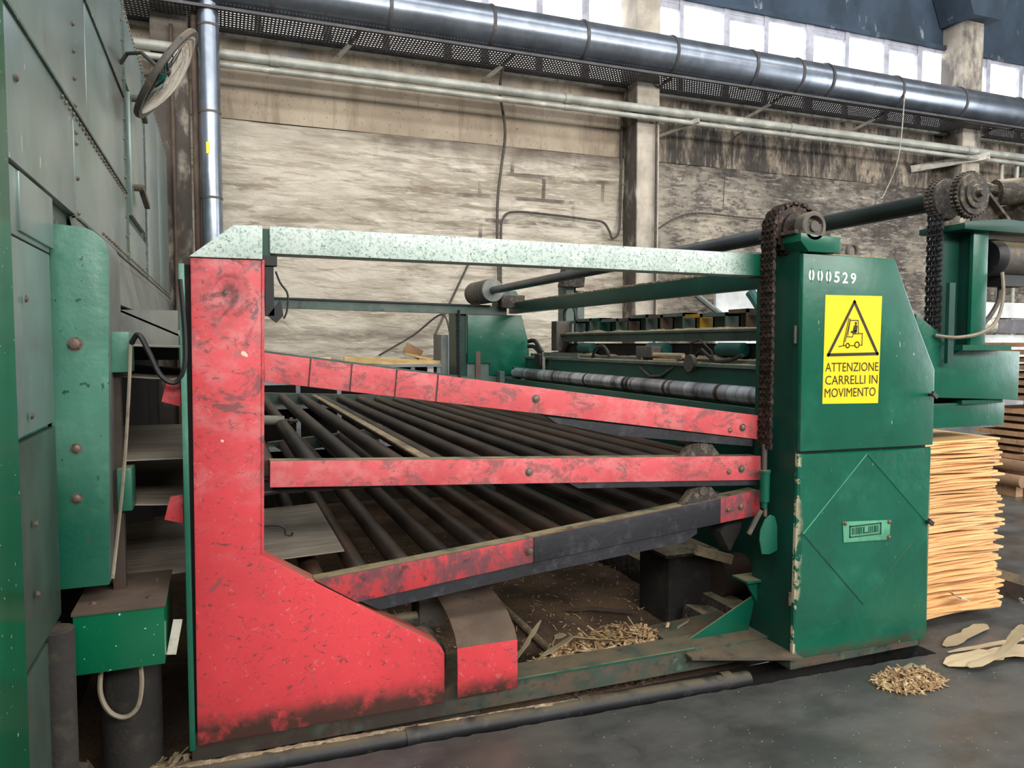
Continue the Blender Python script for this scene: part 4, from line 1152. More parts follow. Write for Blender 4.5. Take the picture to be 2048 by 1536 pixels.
mb.prism([(2.700, 1.556), (2.726, 1.552), (2.728, 1.580), (2.718, 1.586), (2.708, 1.582)], 'y', ys - 0.0004, ys + 0.0004)
mb.prism([(2.690, 1.548), (2.722, 1.546), (2.722, 1.560), (2.690, 1.556)], 'y', ys - 0.0004, ys + 0.0004)
mb.prism([(2.718 + 0.006 * math.cos(2 * PI * i / 10), 1.592 + 0.007 * math.sin(2 * PI * i / 10)) for i in range(10)], 'y', ys - 0.0004, ys + 0.0004)
mb.build('forklift_symbol', 'ink', sg)
for s_, a, b, z in (('ATTENZIONE', 2.545, 2.862, 1.392), ('CARRELLI IN', 2.546, 2.858, 1.333), ('MOVIMENTO', 2.544, 2.848, 1.275)):
    text_mb(s_, a, b, z, 0.041, ys, 0.0).build('lettering', 'ink', sg)
# maker's plate with an illegible stamped panel
npz = MB().prism([(2.668, 0.578), (2.95, 0.566), (2.955, 0.66), (2.66, 0.676)], 'y', YC - 0.012, YC - 0.009).build('maker_plate', 'plate_green', cab, bev=0.001)
mb = MB()
mb.box(2.70, 2.895, YC - 0.0145, YC - 0.012, 0.648, 0.654).box(2.70, 2.895, YC - 0.0145, YC - 0.012, 0.598, 0.603).box(2.70, 2.706, YC - 0.0145, YC - 0.012, 0.598, 0.654).box(2.889, 2.895, YC - 0.0145, YC - 0.012, 0.598, 0.654)
for i in range(15):
    x = 2.716 + i * 0.0112
    mb.box(x, x + R.uniform(0.003, 0.008), YC - 0.014, YC - 0.012, 0.610, 0.642 if i not in (7, 8) else 0.616)
mb.build('stamped_panel', 'green_dark', npz)
for x, z in ((2.673, 0.668), (2.945, 0.652), (2.945, 0.578)):
    inst('screw', BOLT_S, (x, YC - 0.012, z), npz)
for x, z in ((3.195, 1.252), (3.195, 0.632)):
    MB().cyl((x, YC, z), (x, YC - 0.025, z), 0.008, 8).beam((x - 0.015, YC - 0.03, z + 0.01), (x + 0.02, YC - 0.025, z - 0.012), 0.012, 0.02).build('door_latch', 'rubber', cab)
# bearing seat and pillow block on top
MB().prism([(2.375, 1.985), (2.60, 1.975), (2.60, 1.905), (2.42, 1.905), (2.375, 1.95)], 'y', 2.64, 2.80).build('bearing_seat', 'green', cab, bev=0.003)
MB().prism([(2.36, 1.985), (2.56, 1.98), (2.56, 1.995), (2.36, 2.0)], 'y', 2.66, 2.90).build('seat_plate', 'chain_dusty', cab)
mb = MB()
mb.lathe((2.452, 2.70, 2.017), (2.452, 2.60, 2.017), [(0, 0.062), (0.02, 0.066), (0.055, 0.066), (0.06, 0.06), (0.06, 0.047), (0.035, 0.043), (0.035, 0.003)], 28)
mb.prism([(2.385, 1.985), (2.52, 1.982), (2.51, 2.03), (2.395, 2.03)], 'y', 2.648, 2.70)
mb.build('pillow_block', 'iron', cab)
MB().lathe((2.45, 2.785, 1.94), (2.45, 2.78, 1.94), [(0, 0.01), (0.002, 0.01)], 8).build('grease_spot', 'chain', cab)
rg = MB().tube([(2.83 + 0.030 * math.cos(2 * PI * i / 20), 2.80, 1.940 + 0.034 * math.sin(2 * PI * i / 20)) for i in range(20)], 0.010, 8, True).build('lifting_eye', 'iron', cab)
MB().box(2.52, 2.96, 2.72, 2.90, 1.90, 1.912).build('roof_dust', 'sawdust', cab)
# bracket low on the side
MB().prism([(2.345, 0.345), (2.50, 0.345), (2.50, 0.175), (2.45, 0.175)], 'y', 2.93, 2.945).box(2.33, 2.52, 2.90, 3.02, 0.345, 0.355).build('side_bracket', 'green', cab)

# shaft A with sprocket and ribbed pulley
sh = thing('lift_shaft', 'long shaft from the ribbed pulley to the front sprocket', 'shaft', (2.45, 4.9, 2.0))
MB().cyl((2.45, 2.76, 2.015), (2.45, 7.0, 2.012), 0.036, 20).build('shaft_tube', 'steel_shaft', sh)
MB().cyl((2.452, 2.638, 2.017), (2.452, 2.80, 2.017), 0.024, 16).build('shaft_end', 'iron', sh)
ZS = 2.012
def sprocket(mb, c, ro, w, teeth, hub, n=3):
    c = Vector(c)
    P = []
    for i in range(teeth):
        for a, rr in ((-0.30, ro * 0.93), (-0.12, ro), (0.12, ro), (0.30, ro * 0.93)):
            t = 2 * PI * (i + a) / teeth
            P.append((c.x + rr * math.cos(t), c.z + rr * math.sin(t)))
    for q in range(n):
        y = c.y + (q - (n - 1) / 2) * w / n
        mb.prism(P, 'y', y - w / n * 0.25, y + w / n * 0.25)
    mb.cyl((c.x, c.y - w * 0.6, c.z), (c.x, c.y + w * 0.6, c.z), hub, 20)
    return mb
sprocket(MB(), (2.45, 2.79, ZS), 0.118, 0.085, 22, 0.085).build('sprocket', 'chain', sh)
mb = MB()
pr = [(0, 0.02), (0.0, 0.105), (0.012, 0.112)]
for i in range(6):
    t = 0.02 + i * 0.085
    pr += [(t, 0.117), (t + 0.030, 0.117), (t + 0.034, 0.080), (t + 0.080, 0.080)]
pr += [(0.54, 0.117), (0.56, 0.10), (0.56, 0.02)]
mb.lathe((2.45, 6.88, ZS), (2.45, 8, ZS), pr, 32)
mb.build('ribbed_pulley', 'iron', sh)
MB().lathe((2.45, 6.865, ZS), (2.45, 8, ZS), [(0, 0.03), (0, 0.108), (0.015, 0.112)], 32).build('pulley_face', 'apron', sh)

# lift chain: triple strand, every link its own piece
ch = thing('lift_chain', 'rusty triple lift chain hanging from the front sprocket', 'chain', (2.33, 2.79, 0.99))
def link_mesh(inner, mat='chain'):
    mb = MB()
    w = 0.0085 if inner else 0.0105
    h = 0.0285 if inner else 0.0265
    for s in range(3):
        y0 = (s - 1) * 0.030
        for e in (-1, 1):
            y = y0 + e * (0.007 if inner else 0.0115)
            P = []
            for q in range(10):
                a = 2 * PI * q / 10
                zz = math.sin(a)
                P.append((w * math.cos(a) * (0.72 if abs(zz) < 0.4 else 1.0), h * 0.62 * zz + (0.0))) 
            mb.prism(P, 'y', y - 0.0018, y + 0.0018)
        mb.cyl((0, y0 - 0.008, 0.0125), (0, y0 + 0.008, 0.0125), 0.0078, 8)
    mb.cyl((0, -0.046, 0.0125), (0, 0.046, 0.0125), 0.0045, 6)
    return mb.mesh('link', mat, (0, 0, 0))
LI, LO = link_mesh(True), link_mesh(False)
LI2, LO2 = link_mesh(True, 'rubber'), link_mesh(False, 'rubber')
pitch = 0.0255
RC = 0.125
path = []
z = 1.03
while z < ZS:
    path.append((2.45 - RC, z, 0.0))
    z += pitch
a0 = (z - ZS) / RC
while a0 < PI * 0.95:
    path.append((2.45 - RC * math.cos(a0), ZS + RC * math.sin(a0), a0))
    a0 += pitch / RC
for i, (x, z, a) in enumerate(path):
    inst('link', LI if i % 2 else LO, (x, 2.79, z), ch, (0, a, 0))
hg = thing('chain_anchor', 'green turnbuckle and leaf plate at the end of the chain', 'fitting', (2.33, 2.78, 0.52))
MB().cyl((2.325, 2.79, 0.90), (2.325, 2.79, 1.035), 0.012, 12).build('threaded_rod', 'iron', hg)
MB().lathe((2.325, 2.785, 0.915), (2.325, 2.785, 0), [(0, 0.014), (0, 0.026), (0.012, 0.026), (0.012, 0.023), (0.145, 0.022), (0.145, 0.014), (0.175, 0.013)], 18).build('turnbuckle', 'green', hg)
MB().cyl((2.33, 2.785, 0.70), (2.33, 2.785, 0.76), 0.009, 10).build('lower_rod', 'iron', hg)
MB().prism([(2.30, 0.53), (2.285, 0.60), (2.29, 0.645), (2.315, 0.69), (2.345, 0.71), (2.37, 0.70), (2.385, 0.655), (2.388, 0.54), (2.345, 0.525)], 'y', 2.765, 2.772).build('leaf_plate', 'green_guard', hg, bev=0.002)
MB().beam((2.25, 2.80, 0.62), (2.31, 2.79, 0.73), 0.012, 0.02).build('lever', 'iron', hg)
MB().prism([(2.19, 0.60), (2.27, 0.70), (2.33, 0.70), (2.31, 0.60), (2.25, 0.50)], 'y', 2.93, 3.02).build('pivot_lug', 'iron_dark', hg, bev=0.01)

# ================================================================== REAR LIFT COLUMN
rc = thing('rear_lift_column', 'far green lift column under the ribbed pulley', 'machine cabinet', (2.55, 7.2, 0))
MB().prism([(2.27, 1.30), (2.27, 1.785), (2.845, 1.785), (2.925, 1.50), (2.935, 1.18), (2.50, 1.18), (2.50, 1.30)], 'y', 7.11, 7.15).build('upper_plate', 'green', rc, bev=0.005)
MB().box(2.27, 2.935, 7.13, 7.2, 0.0, 1.40).build('lower_plate', 'green_grey', rc, bev=0.005)
MB().box(2.16, 2.27, 7.15, 7.4, 0.0, 1.80).build('guide_column', 'green_dark', rc)
MB().box(2.35, 2.40, 7.10, 7.13, 0.95, 1.42).build('slot_cover', 'brown_pipe', rc)
MB().box(2.57, 2.62, 7.0, 7.1, 0.9, 1.22).build('roller_bracket', 'green_grey', rc)
for i, x in enumerate((2.575, 2.66)):
    pass
MB().box(2.58, 2.83, 6.98, 7.1, 1.85, 1.98).build('gear_case', 'chain_dusty', rc, bev=0.01)
MB().prism([(2.66, 1.88), (2.89, 1.88), (2.89, 2.0), (2.86, 2.045), (2.69, 2.06), (2.66, 2.02)], 'y', 7.3, 7.5).build('grey_case', 'green_grey', rc, bev=0.01)
rch = thing('far_lift_chain', 'dark lift chain on the far column', 'chain', (2.19, 7.1, 1.0))
for i in range(32):
    o = inst('link', LI2 if i % 2 else LO2, (2.17, 7.09, 1.02 + i * pitch), rch)
# second far column
rc2 = thing('far_stand', 'grey green far column of the next section with a chain', 'machine stand', (3.44, 7.2, 0))
MB().box(3.34, 3.43, 7.1, 7.3, 0, 2.13).build('web', 'green_grey', rc2)
MB().box(3.43, 3.47, 7.14, 7.16, 0, 2.1).build('channel_back', 'dark_void', rc2)
MB().box(3.47, 3.55, 7.1, 7.3, 0, 2.05).build('flange', 'green_grey', rc2)
MB().prism([(3.26, 2.08), (3.50, 2.08), (3.52, 2.28), (3.30, 2.30)], 'y', 7.0, 7.15).build('bearing_bracket', 'chain_dusty', rc2, bev=0.01)

# ================================================================== OUTFEED TABLE BEHIND
of = thing('outfeed_table', 'dusty outfeed table behind the lift cabinet with a row of steel blocks', 'machine', (2.95, 5, 0))
MB().prism([(2.60, 1.06), (2.63, 1.155), (2.645, 1.155), (2.62, 1.06)], 'y', 3.05, 7.0).build('green_lip', 'green_dark', of, bev=0.002)
MB().box(2.80, 2.83, 3.0, 6.9, -0.1, 1.36).build('dark_skirt', 'green_dark', of)  # dark green sheet; lower part added to keep gaps behind the arms dark
MB().box(2.85, 3.2, 3.0, 6.5, 0.0, 1.0).build('table_body', 'dark_void', of)
MB().box(2.78, 2.96, 3.05, 6.9, 1.355, 1.375).build('ledge', 'green_grey', of)
MB().box(2.86, 2.9, 3.1, 6.85, 1.375, 1.40).build('ledge_bar', 'green_grey', of)
MB().box(3.04, 3.06, 3.1, 6.6, 1.37, 1.50).build('back_plate', 'dark_void', of)
MB().box(3.0, 3.12, 3.1, 6.46, 1.515, 1.585).build('channel_beam', 'green_grey', of, bev=0.003)
MB().box(2.98, 3.0, 3.1, 6.46, 1.575, 1.59).build('beam_lip', 'green_grey', of)
MB().box(2.94, 3.10, 6.46, 6.58, 1.43, 1.71).build('end_box', 'iron', of, bev=0.005)
MB().box(2.88, 3.2, 6.5, 6.95, 0.0, 1.40).build('far_leg', 'green_dark', of)
cutsb = [6.54, 6.32, 6.03, 5.84, 5.54, 5.34, 5.07, 4.86, 4.57, 4.36, 4.08, 3.87, 3.66, 3.4, 3.12]
bm_ = ['green_grey', 'green_grey', 'green_dark', 'green_grey', 'brown_cover', 'green_grey', 'brown_cover', 'green_grey', 'mould', 'green_grey', 'brown_cover', 'iron', 'green_dark', 'iron']
M['mould_dusty'] = worn('dusty_yellow_paint', '#b08a12', [('#6d5f2a', 9, (1, 1, 1), 0.45, 0.7, 0.6)], rough=0.6, dust=('#c9a63a', 0.6))
for i in range(len(cutsb) - 1):
    b, a = cutsb[i] - 0.01, cutsb[i + 1] + 0.012
    t = 1.715 + R.uniform(-0.012, 0.012)
    m = bm_[i] if bm_[i] != 'mould' else 'mould_dusty'
    # C shaped steel block, open towards the camera
    MB().prism([(3.08, 1.585), (3.20, 1.585), (3.20, t), (3.08, t)], 'y', a, a + 0.012).box(3.08, 3.2, a, b, t - 0.025, t).box(3.18, 3.2, a, b, 1.585, t).build('steel_block', m, of)
# dust ridges
def dust(x0, x1, y0, y1, z, h, name, parent):
    mb = MB()
    nx, ny = 5, 110
    vs, fs = [], []
    for j in range(ny + 1):
        y = y0 + (y1 - y0) * j / ny
        hh = h * (0.45 + 0.8 * abs(mnoise.noise(Vector((y * 2.3, z, 1)))) + 0.5 * abs(mnoise.noise(Vector((y * 9, z, 5)))))
        for i in range(nx + 1):
            t = i / nx
            vs.append((x0 + (x1 - x0) * t, y, z + hh * math.sin(PI * t) + mnoise.noise(Vector((y * 25, t * 6, 2))) * 0.004))
    for j in range(ny):
        for i in range(nx):
            a = j * (nx + 1) + i
            fs.append((a, a + 1, a + nx + 2, a + nx + 1))
    mb.add(vs, fs)
    return mb.build(name, 'sawdust', parent, kind='stuff')
dust(2.985, 3.10, 3.15, 6.4, 1.583, 0.03, 'sawdust_ridge', of)
dust(2.90, 3.04, 3.15, 6.6, 1.372, 0.055, 'sawdust_ridge', of)
dust(2.79, 2.87, 3.15, 6.6, 1.372, 0.012, 'sawdust_ridge', of)
for y in (3.9, 4.75, 5.9):
    MB().cyl((2.98, y - 0.12, 1.46), (2.98, y + 0.12, 1.46), 0.045, 14).build('small_motor', 'teal', of)
# pneumatic sensors and hoses on the ledge
pn = thing('air_sensor', 'grey air sensor with hoses on the outfeed ledge', 'sensor', (2.86, 4.6, 1.4))
MB().box(2.82, 2.90, 4.58, 4.80, 1.40, 1.48).build('sensor_box', 'iron', pn, bev=0.006)
MB().cyl((2.84, 4.58, 1.42), (2.84, 4.22, 1.42), 0.016, 10).cyl((2.84, 4.58, 1.385), (2.84, 4.3, 1.385), 0.012, 10).build('cylinder_rods', 'wood_strip', pn)
MB().lathe((2.80, 4.06, 1.375), (2.75, 4.06, 1.375), [(0, 0.02), (0, 0.055), (0.03, 0.055), (0.03, 0.02)], 16).build('reel', 'iron', pn)
MB().tube([(2.83, 4.1, 1.40), (2.83, 4.0, 1.46), (2.83, 3.95, 1.43), (2.83, 3.85, 1.385), (2.83, 3.7, 1.40), (2.83, 3.6, 1.43)], 0.012, 8).build('hose', 'rubber', pn)
MB().tube([(2.83, 4.72, 1.40), (2.80, 4.70, 1.33), (2.79, 4.55, 1.27), (2.79, 4.4, 1.28), (2.80, 4.28, 1.34), (2.82, 4.22, 1.40)], 0.010, 8).build('hose', 'cable', pn)
MB().tube([(2.84, 4.14, 1.42), (2.83, 4.12, 1.50), (2.83, 4.02, 1.52), (2.83, 3.9, 1.45), (2.83, 3.88, 1.40)], 0.006, 8).build('hose', 'rubber', pn)
cable('ledge_hose', [(2.85, 5.55, 1.36), (2.85, 5.5, 1.45), (2.85, 5.38, 1.48), (2.85, 5.28, 1.43), (2.85, 5.25, 1.36)], 0.014, 'rubber', 'black hose arching out of the outfeed ledge', 'hose')
for i in range(2):
    cable('bundle_hose', [(2.90, 7.05, 1.52 - i * 0.05), (2.93, 6.95, 1.52 - i * 0.06), (2.95, 6.8, 1.40 - i * 0.03), (2.97, 6.6, 1.36 - i * 0.02), (3.0, 6.45, 1.42), (3.02, 6.38, 1.5)], 0.022, 'rubber', ['upper black hose sagging from the far column to the end box', 'lower black hose sagging from the far column to the end box'][i], 'hose')
cable('corner_hose', [(3.06, 6.52, 1.70), (3.05, 6.52, 1.80), (3.07, 6.45, 1.86), (3.09, 6.38, 1.82), (3.1, 6.36, 1.7)], 0.016, 'rubber', 'short black hose loop on top of the end box', 'hose')
pc = thing('photocell', 'small photocell head at the far end of the steel roller', 'sensor', (2.78, 6.45, 1.3))
MB().box(2.74, 2.80, 6.40, 6.52, 1.29, 1.40).build('head', 'rubber', pc, bev=0.005)
MB().box(2.76, 2.78, 6.36, 6.38, 1.18, 1.42).build('stem', 'whitemetal', pc)
MB().beam((2.77, 6.35, 1.40), (2.80, 5.7, 1.40), 0.02, 0.035).build('rail', 'green_grey', pc)
# bright roller
br = thing('steel_roller', 'bright worn steel roller lying across behind the upper red arm', 'roller', (2.7, 5, 1.16))
MB().lathe((2.70, 3.05, 1.213), (2.70, 7, 1.213), [(0, 0.03), (0.0, 0.0505), (3.85, 0.0505), (3.85, 0.03)], 32).build('barrel', 'steel_bright', br)
MB().box(2.66, 2.74, 6.86, 6.9, 1.1, 1.27).build('far_bearing', 'green_dark', br)
for y in (3.6, 4.15, 4.62, 4.68, 5.3, 5.9):
    MB().lathe((2.70, y, 1.213), (2.70, 9, 1.213), [(0, 0.05), (0.003, 0.0515), (0.035, 0.0515), (0.038, 0.05)], 32).build('worn_band', 'steel_dark', br)
# gearbox under the decks at the right
gx = thing('gear_unit', 'dirt covered gear unit under the right end of the lowest deck', 'gear unit', (2.5, 3.6, -0.1))
MB().box(2.33, 2.62, 3.58, 3.9, -0.1, 0.29).build('case', 'iron_dark', gx, bev=0.01)
MB().box(2.30, 2.66, 3.56, 3.95, 0.29, 0.31).build('dirt_cap', 'chain_dusty', gx, bev=0.005)
MB().lathe((2.62, 3.55, 0.16), (3.0, 3.55, 0.16), [(0, 0.05), (0.0, 0.12), (0.3, 0.12), (0.32, 0.08)], 20).build('motor_body', 'steel_dark', gx)
MB().beam((2.42, 3.45, 0.36), (2.62, 3.40, 0.30), 0.03, 0.05).build('strap', 'wood_strip', gx)
MB().prism([(2.34, -0.08), (2.62, -0.08), (2.55, 0.02), (2.38, 0.05)], 'y', 3.3, 3.5).build('dirt_heap', 'chain_dusty', gx, bev=0.02)

# ================================================================== NEXT SECTION: STACKER STAND
st = thing('stacker_stand', 'green stand of the next section with chain wheels, right of the cabinet', 'machine stand', (3.6, 2.85, 0))
MB().prism([(3.20, 1.645), (3.515, 1.468), (3.952, 1.458), (3.95, 1.20), (3.21, 1.232)], 'y', 2.75, 3.1).build('arm_box', 'green', st, bev=0.005)
MB().beam((3.36, 2.746, 1.395), (3.515, 2.746, 1.468), 0.003, 0.004).build('weld_line', 'green_dark', st)
MB().box(3.22, 3.905, 2.79, 3.1, 1.065, 1.19).build('lower_box', 'green', st, bev=0.004)
MB().box(3.22, 3.9, 2.84, 3.05, 1.185, 1.21).build('gap_plate', 'dark_void', st)
MB().box(3.56, 3.86, 2.77, 2.84, 1.186, 1.206).build('slide_strip', 'green', st)
MB().box(3.515, 3.62, 2.70, 2.72, 1.48, 2.085).build('front_flange', 'green', st, bev=0.002)
MB().box(3.53, 3.56, 2.72, 2.88, 1.48, 2.085).build('web', 'green_dark', st)  # web, back flange and side cover darker than the front: painted-in shade
MB().box(3.50, 3.72, 2.87, 2.9, 1.48, 2.085).build('back_flange', 'green_dark', st)
MB().box(3.37, 3.515, 2.78, 2.80, 1.40, 2.085).build('side_cover', 'green_dark', st)
MB().box(3.36, 3.40, 2.70, 2.72, 1.40, 1.80).build('chain_guard', 'green_dark', st)
MB().box(3.45, 3.80, 2.69, 2.92, 1.465, 1.492).build('base_plate', 'green', st)
MB().prism([(3.40, 2.09), (3.44, 2.10), (3.70, 2.125), (3.98, 2.115), (4.2, 2.11), (4.2, 2.06), (3.40, 2.06)], 'y', 2.66, 2.92).build('top_plate', 'green_dark', st, bev=0.003)
MB().prism([(3.60, 2.12), (3.85, 2.12), (3.60, 2.32)], 'y', 2.78, 2.79).build('gusset', 'chain_dusty', st)
MB().beam((3.60, 2.77, 2.33), (3.86, 2.77, 2.12), 0.05, 0.016).build('gusset_edge', 'chain_dusty', st)
XB, ZB = 3.455, 2.232
sb = thing('stacker_shaft', 'dark thick shaft with dust caked chain wheels, right of the cabinet', 'shaft', (XB, 4.9, 2.18))
MB().cyl((XB, 2.8, ZB), (XB, 7.05, ZB), 0.050, 24).build('shaft_tube', 'shaft_green', sb)
sprocket(MB(), (XB, 2.685, ZB), 0.115, 0.05, 34, 0.10, 2).build('front_wheel', 'chain_dusty', sb)
sprocket(MB(), (XB, 2.83, ZB), 0.108, 0.055, 34, 0.10, 2).build('rear_wheel', 'chain_dusty', sb)
MB().lathe((XB, 2.655, ZB), (XB, 2, ZB), [(0, 0.07), (0.012, 0.07), (0.012, 0.045), (0.02, 0.04), (0.02, 0.02), (0.045, 0.018)], 24).build('hub', 'chain_dusty', sb)
c2 = thing('stacker_chain', 'dark chain hanging beside the green stand of the next section', 'chain', (3.35, 2.80, 1.5))
for i in range(27):
    inst('link', LI2 if i % 2 else LO2, (3.365, 2.795, 1.47 + i * pitch), c2)
mt = thing('stand_motor', 'dark round electric motor at the right edge of the picture', 'motor', (3.95, 2.78, 1.84))
MB().lathe((3.70, 2.78, 1.945), (4.3, 2.78, 1.945), [(0, 0.02), (0.0, 0.085), (0.02, 0.094), (0.06, 0.096)], 32).build('fan_cover', 'rubber', mt)
MB().lathe((3.76, 2.78, 1.945), (4.3, 2.78, 1.945), [(0, 0.092), (0.42, 0.092), (0.42, 0.04)], 32).build('motor_body', 'iron', mt)
MB().lathe((3.70, 2.78, 1.945), (3.6, 2.78, 1.945), [(0, 0.018), (0.006, 0.018), (0.008, 0.006)], 10).build('centre_screw', 'bolt', mt)
MB().box(3.80, 4.0, 2.75, 2.85, 1.80, 1.86).build('foot', 'rubber', mt)
cable('motor_cable', [(3.70, 2.68, 1.86), (3.685, 2.66, 1.74), (3.62, 2.64, 1.62), (3.52, 2.64, 1.555), (3.40, 2.68, 1.53), (3.32, 2.74, 1.54)], 0.009, 'cable_light', 'grey cable hanging from the motor across the green stand')
cable('motor_hose', [(3.85, 2.8, 1.80), (3.84, 2.8, 1.72), (3.79, 2.8, 1.65), (3.74, 2.8, 1.60), (3.73, 2.8, 1.52), (3.77, 2.8, 1.47)], 0.012, 'cable', 'grey hose curling down behind the green stand', 'hose')
xd = thing('end_drum', 'dark dusty drum end above the motor at the right edge', 'drum', (4.2, 2.9, 2.2))
MB().cyl((3.86, 2.85, 2.30), (4.5, 2.6, 2.36), 0.07, 20).build('drum', 'chain_dusty', xd)
MB().cyl((3.70, 2.84, 2.33), (3.88, 2.84, 2.31), 0.025, 10).cyl((3.72, 2.84, 2.27), (3.88, 2.84, 2.25), 0.02, 10).build('coupling', 'chain_dusty', xd)
MB().box(4.0, 4.5, 2.75, 2.95, 2.11, 2.25).build('drum_foot', 'chain_dusty', xd)
bl = thing('blue_fitting', 'blue plastic air fitting peeping out behind the cabinet edge', 'fitting', (3.30, 3.0, 1.6))
MB().box(3.23, 3.31, 2.95, 3.03, 1.68, 1.80).build('upper_body', 'blue', bl, bev=0.01)
MB().box(3.28, 3.36, 2.95, 3.03, 1.58, 1.69).build('lower_body', 'blue', bl, bev=0.01)
MB().tube([(3.36, 2.99, 1.65), (3.42, 2.99, 1.63), (3.46, 2.99, 1.59), (3.56, 2.99, 1.59)], 0.014, 8).build('nozzle', 'cable_light', bl)

# ================================================================== VENEER STACK
def stack_sheet_mesh(seed):
    r = random.Random(seed)
    mb = MB()
    nx = 8
    W, D, T = 0.64, 0.75, 0.0105
    k1, k2 = r.uniform(-0.006, 0.006), r.uniform(0, 6)
    vs, fs = [], []
    for i in range(nx + 1):
        t = i / nx
        z = k1 * math.sin(t * 5 + k2) + 0.006 * max(0, t - 0.75) * r.uniform(-4, 4) * 0.6
        y0 = 0.008 * math.sin(t * 7 + k2)
        x = W * t
        vs += [(x, y0, z), (x - 0.05 * t, D, z), (x - 0.05 * t, D, z + T), (x, y0, z + T)]
    for i in range(nx):
        a, b = i * 4, i * 4 + 4
        for q in range(4):
            fs.append((a + q, a + (q + 1) % 4, b + (q + 1) % 4, b + q))
    fs += [(3, 2, 1, 0), (4 * nx, 4 * nx + 1, 4 * nx + 2, 4 * nx + 3)]
    mb.add(vs, fs)
    return mb.mesh('veneer_sheet', 'veneer', (0, 0, 0), smooth=False)
SM = [stack_sheet_mesh(s) for s in range(8)]
MB().box(3.30, 3.86, 2.93, 3.05, 0.0, 0.05).box(3.30, 3.92, 3.3, 3.45, 0.0, 0.05).build('pallet_runner', 'brown_cover', cat='pallet', label='low wooden runners under the orange veneer stack')
z = 0.05
i = 0
NS = 72
for i in range(NS):
    o = inst('veneer_sheet', SM[i % 8], (3.32 + jit(0.04) - 0.04 * i / NS, 2.83 + jit(0.016) - (0.03 if i < 20 else 0) * R.random(), z), None, (R.uniform(-0.004, 0.012), 0, jit(0.02)))
    k_ = NS - i
    lab = 'orange veneer sheet, %d%s from the top of the stack behind the cabinet' % (k_, 'th' if 10 < k_ % 100 < 14 else {1: 'st', 2: 'nd', 3: 'rd'}.get(k_ % 10, 'th'))
    if i == NS - 1:
        lab = 'topmost pale veneer sheet of the tall stack behind the green cabinet'
    if i == 0:
        lab = 'lowest veneer sheet of the tall stack behind the green cabinet'
    tag(o, lab, 'veneer', 'sheets of the tall veneer stack')
    z += 0.0131
# ================================================================== SCRAPS ON THE FLOOR
def strip(name, pts, w, mat, label, twist=0.0, cat='veneer strip', group='veneer offcuts on the floor', t=0.003):
    Q = [Vector(p) for p in pts]
    P = []
    for a, b in zip(Q[:-1], Q[1:]):
        for q in range(4):
            P.append(a.lerp(b, q / 4) + Vector((jit(w * 0.06), jit(w * 0.06), abs(jit(w * 0.05)))))
    P.append(Q[-1])
    twist *= 0.25
    vs, fs = [], []
    k = len(P)
    for i, p in enumerate(P):
        d = (P[min(i + 1, k - 1)] - P[max(i - 1, 0)]).normalized()
        s = d.cross(Vector((0, 0, 1))).normalized()
        s = (s * math.cos(twist * i) + Vector((0, 0, 1)) * math.sin(twist * i))
        ww = w * (0.25 if i in (0, k - 1) else R.uniform(0.7, 1.1))
        up = Vector((0, 0, t))
        vs += [p - s * ww / 2, p + s * ww / 2, p + s * ww / 2 + up, p - s * ww / 2 + up]
    for i in range(k - 1):
        a, b = i * 4, i * 4 + 4
        for q in range(4):
            fs.append((a + q, a + (q + 1) % 4, b + (q + 1) % 4, b + q))
    fs += [(3, 2, 1, 0), (4 * k - 4, 4 * k - 3, 4 * k - 2, 4 * k - 1)]
    return MB().add(vs, fs).build(name, mat, cat=cat, label=label, group=group)


strip('veneer_offcut', [(3.10, 2.46, 0.004), (3.3, 2.43, 0.03), (3.5, 2.42, 0.02), (3.9, 2.36, 0.015), (4.4, 2.30, 0.01)], 0.12, 'veneer_pale', 'long pale veneer strip on the floor in front of the stack')
strip('veneer_offcut', [(3.15, 2.38, 0.02), (3.35, 2.37, 0.05), (3.48, 2.38, 0.13), (3.52, 2.40, 0.16)], 0.06, 'veneer_pale', 'curled veneer strip standing up on the floor right of the cabinet', 0.15)
strip('veneer_offcut', [(3.30, 2.62, 0.004), (3.5, 2.66, 0.02), (3.75, 2.74, 0.01)], 0.07, 'veneer_pale', 'short greenish veneer strip at the foot of the stack')
strip('veneer_offcut', [(3.25, 2.56, 0.004), (3.6, 2.52, 0.02), (4.2, 2.50, 0.01)], 0.035, 'veneer_pale', 'narrow broken strip lying between stack and long strip')
strip('veneer_offcut', [(3.52, 2.77, 0.20), (3.57, 2.76, 0.17), (3.63, 2.745, 0.15)], 0.06, 'sheet_white', 'small white splinter stuck to the front of the stack')
strip('veneer_offcut', [(3.95, 2.70, 0.14), (4.0, 2.72, 0.10), (4.1, 2.72, 0.02)], 0.02, 'sheet_white', 'thin white splinter leaning at the stack corner')
MB().prism([(4.30, 0.0), (4.40, 0.0), (4.40, 0.10), (4.35, 0.14), (4.30, 0.10)], 'y', 2.9, 4.2).build('floor_kerb', 'iron', cat='kerb', label='dusty dark kerb on the floor right of the stack')


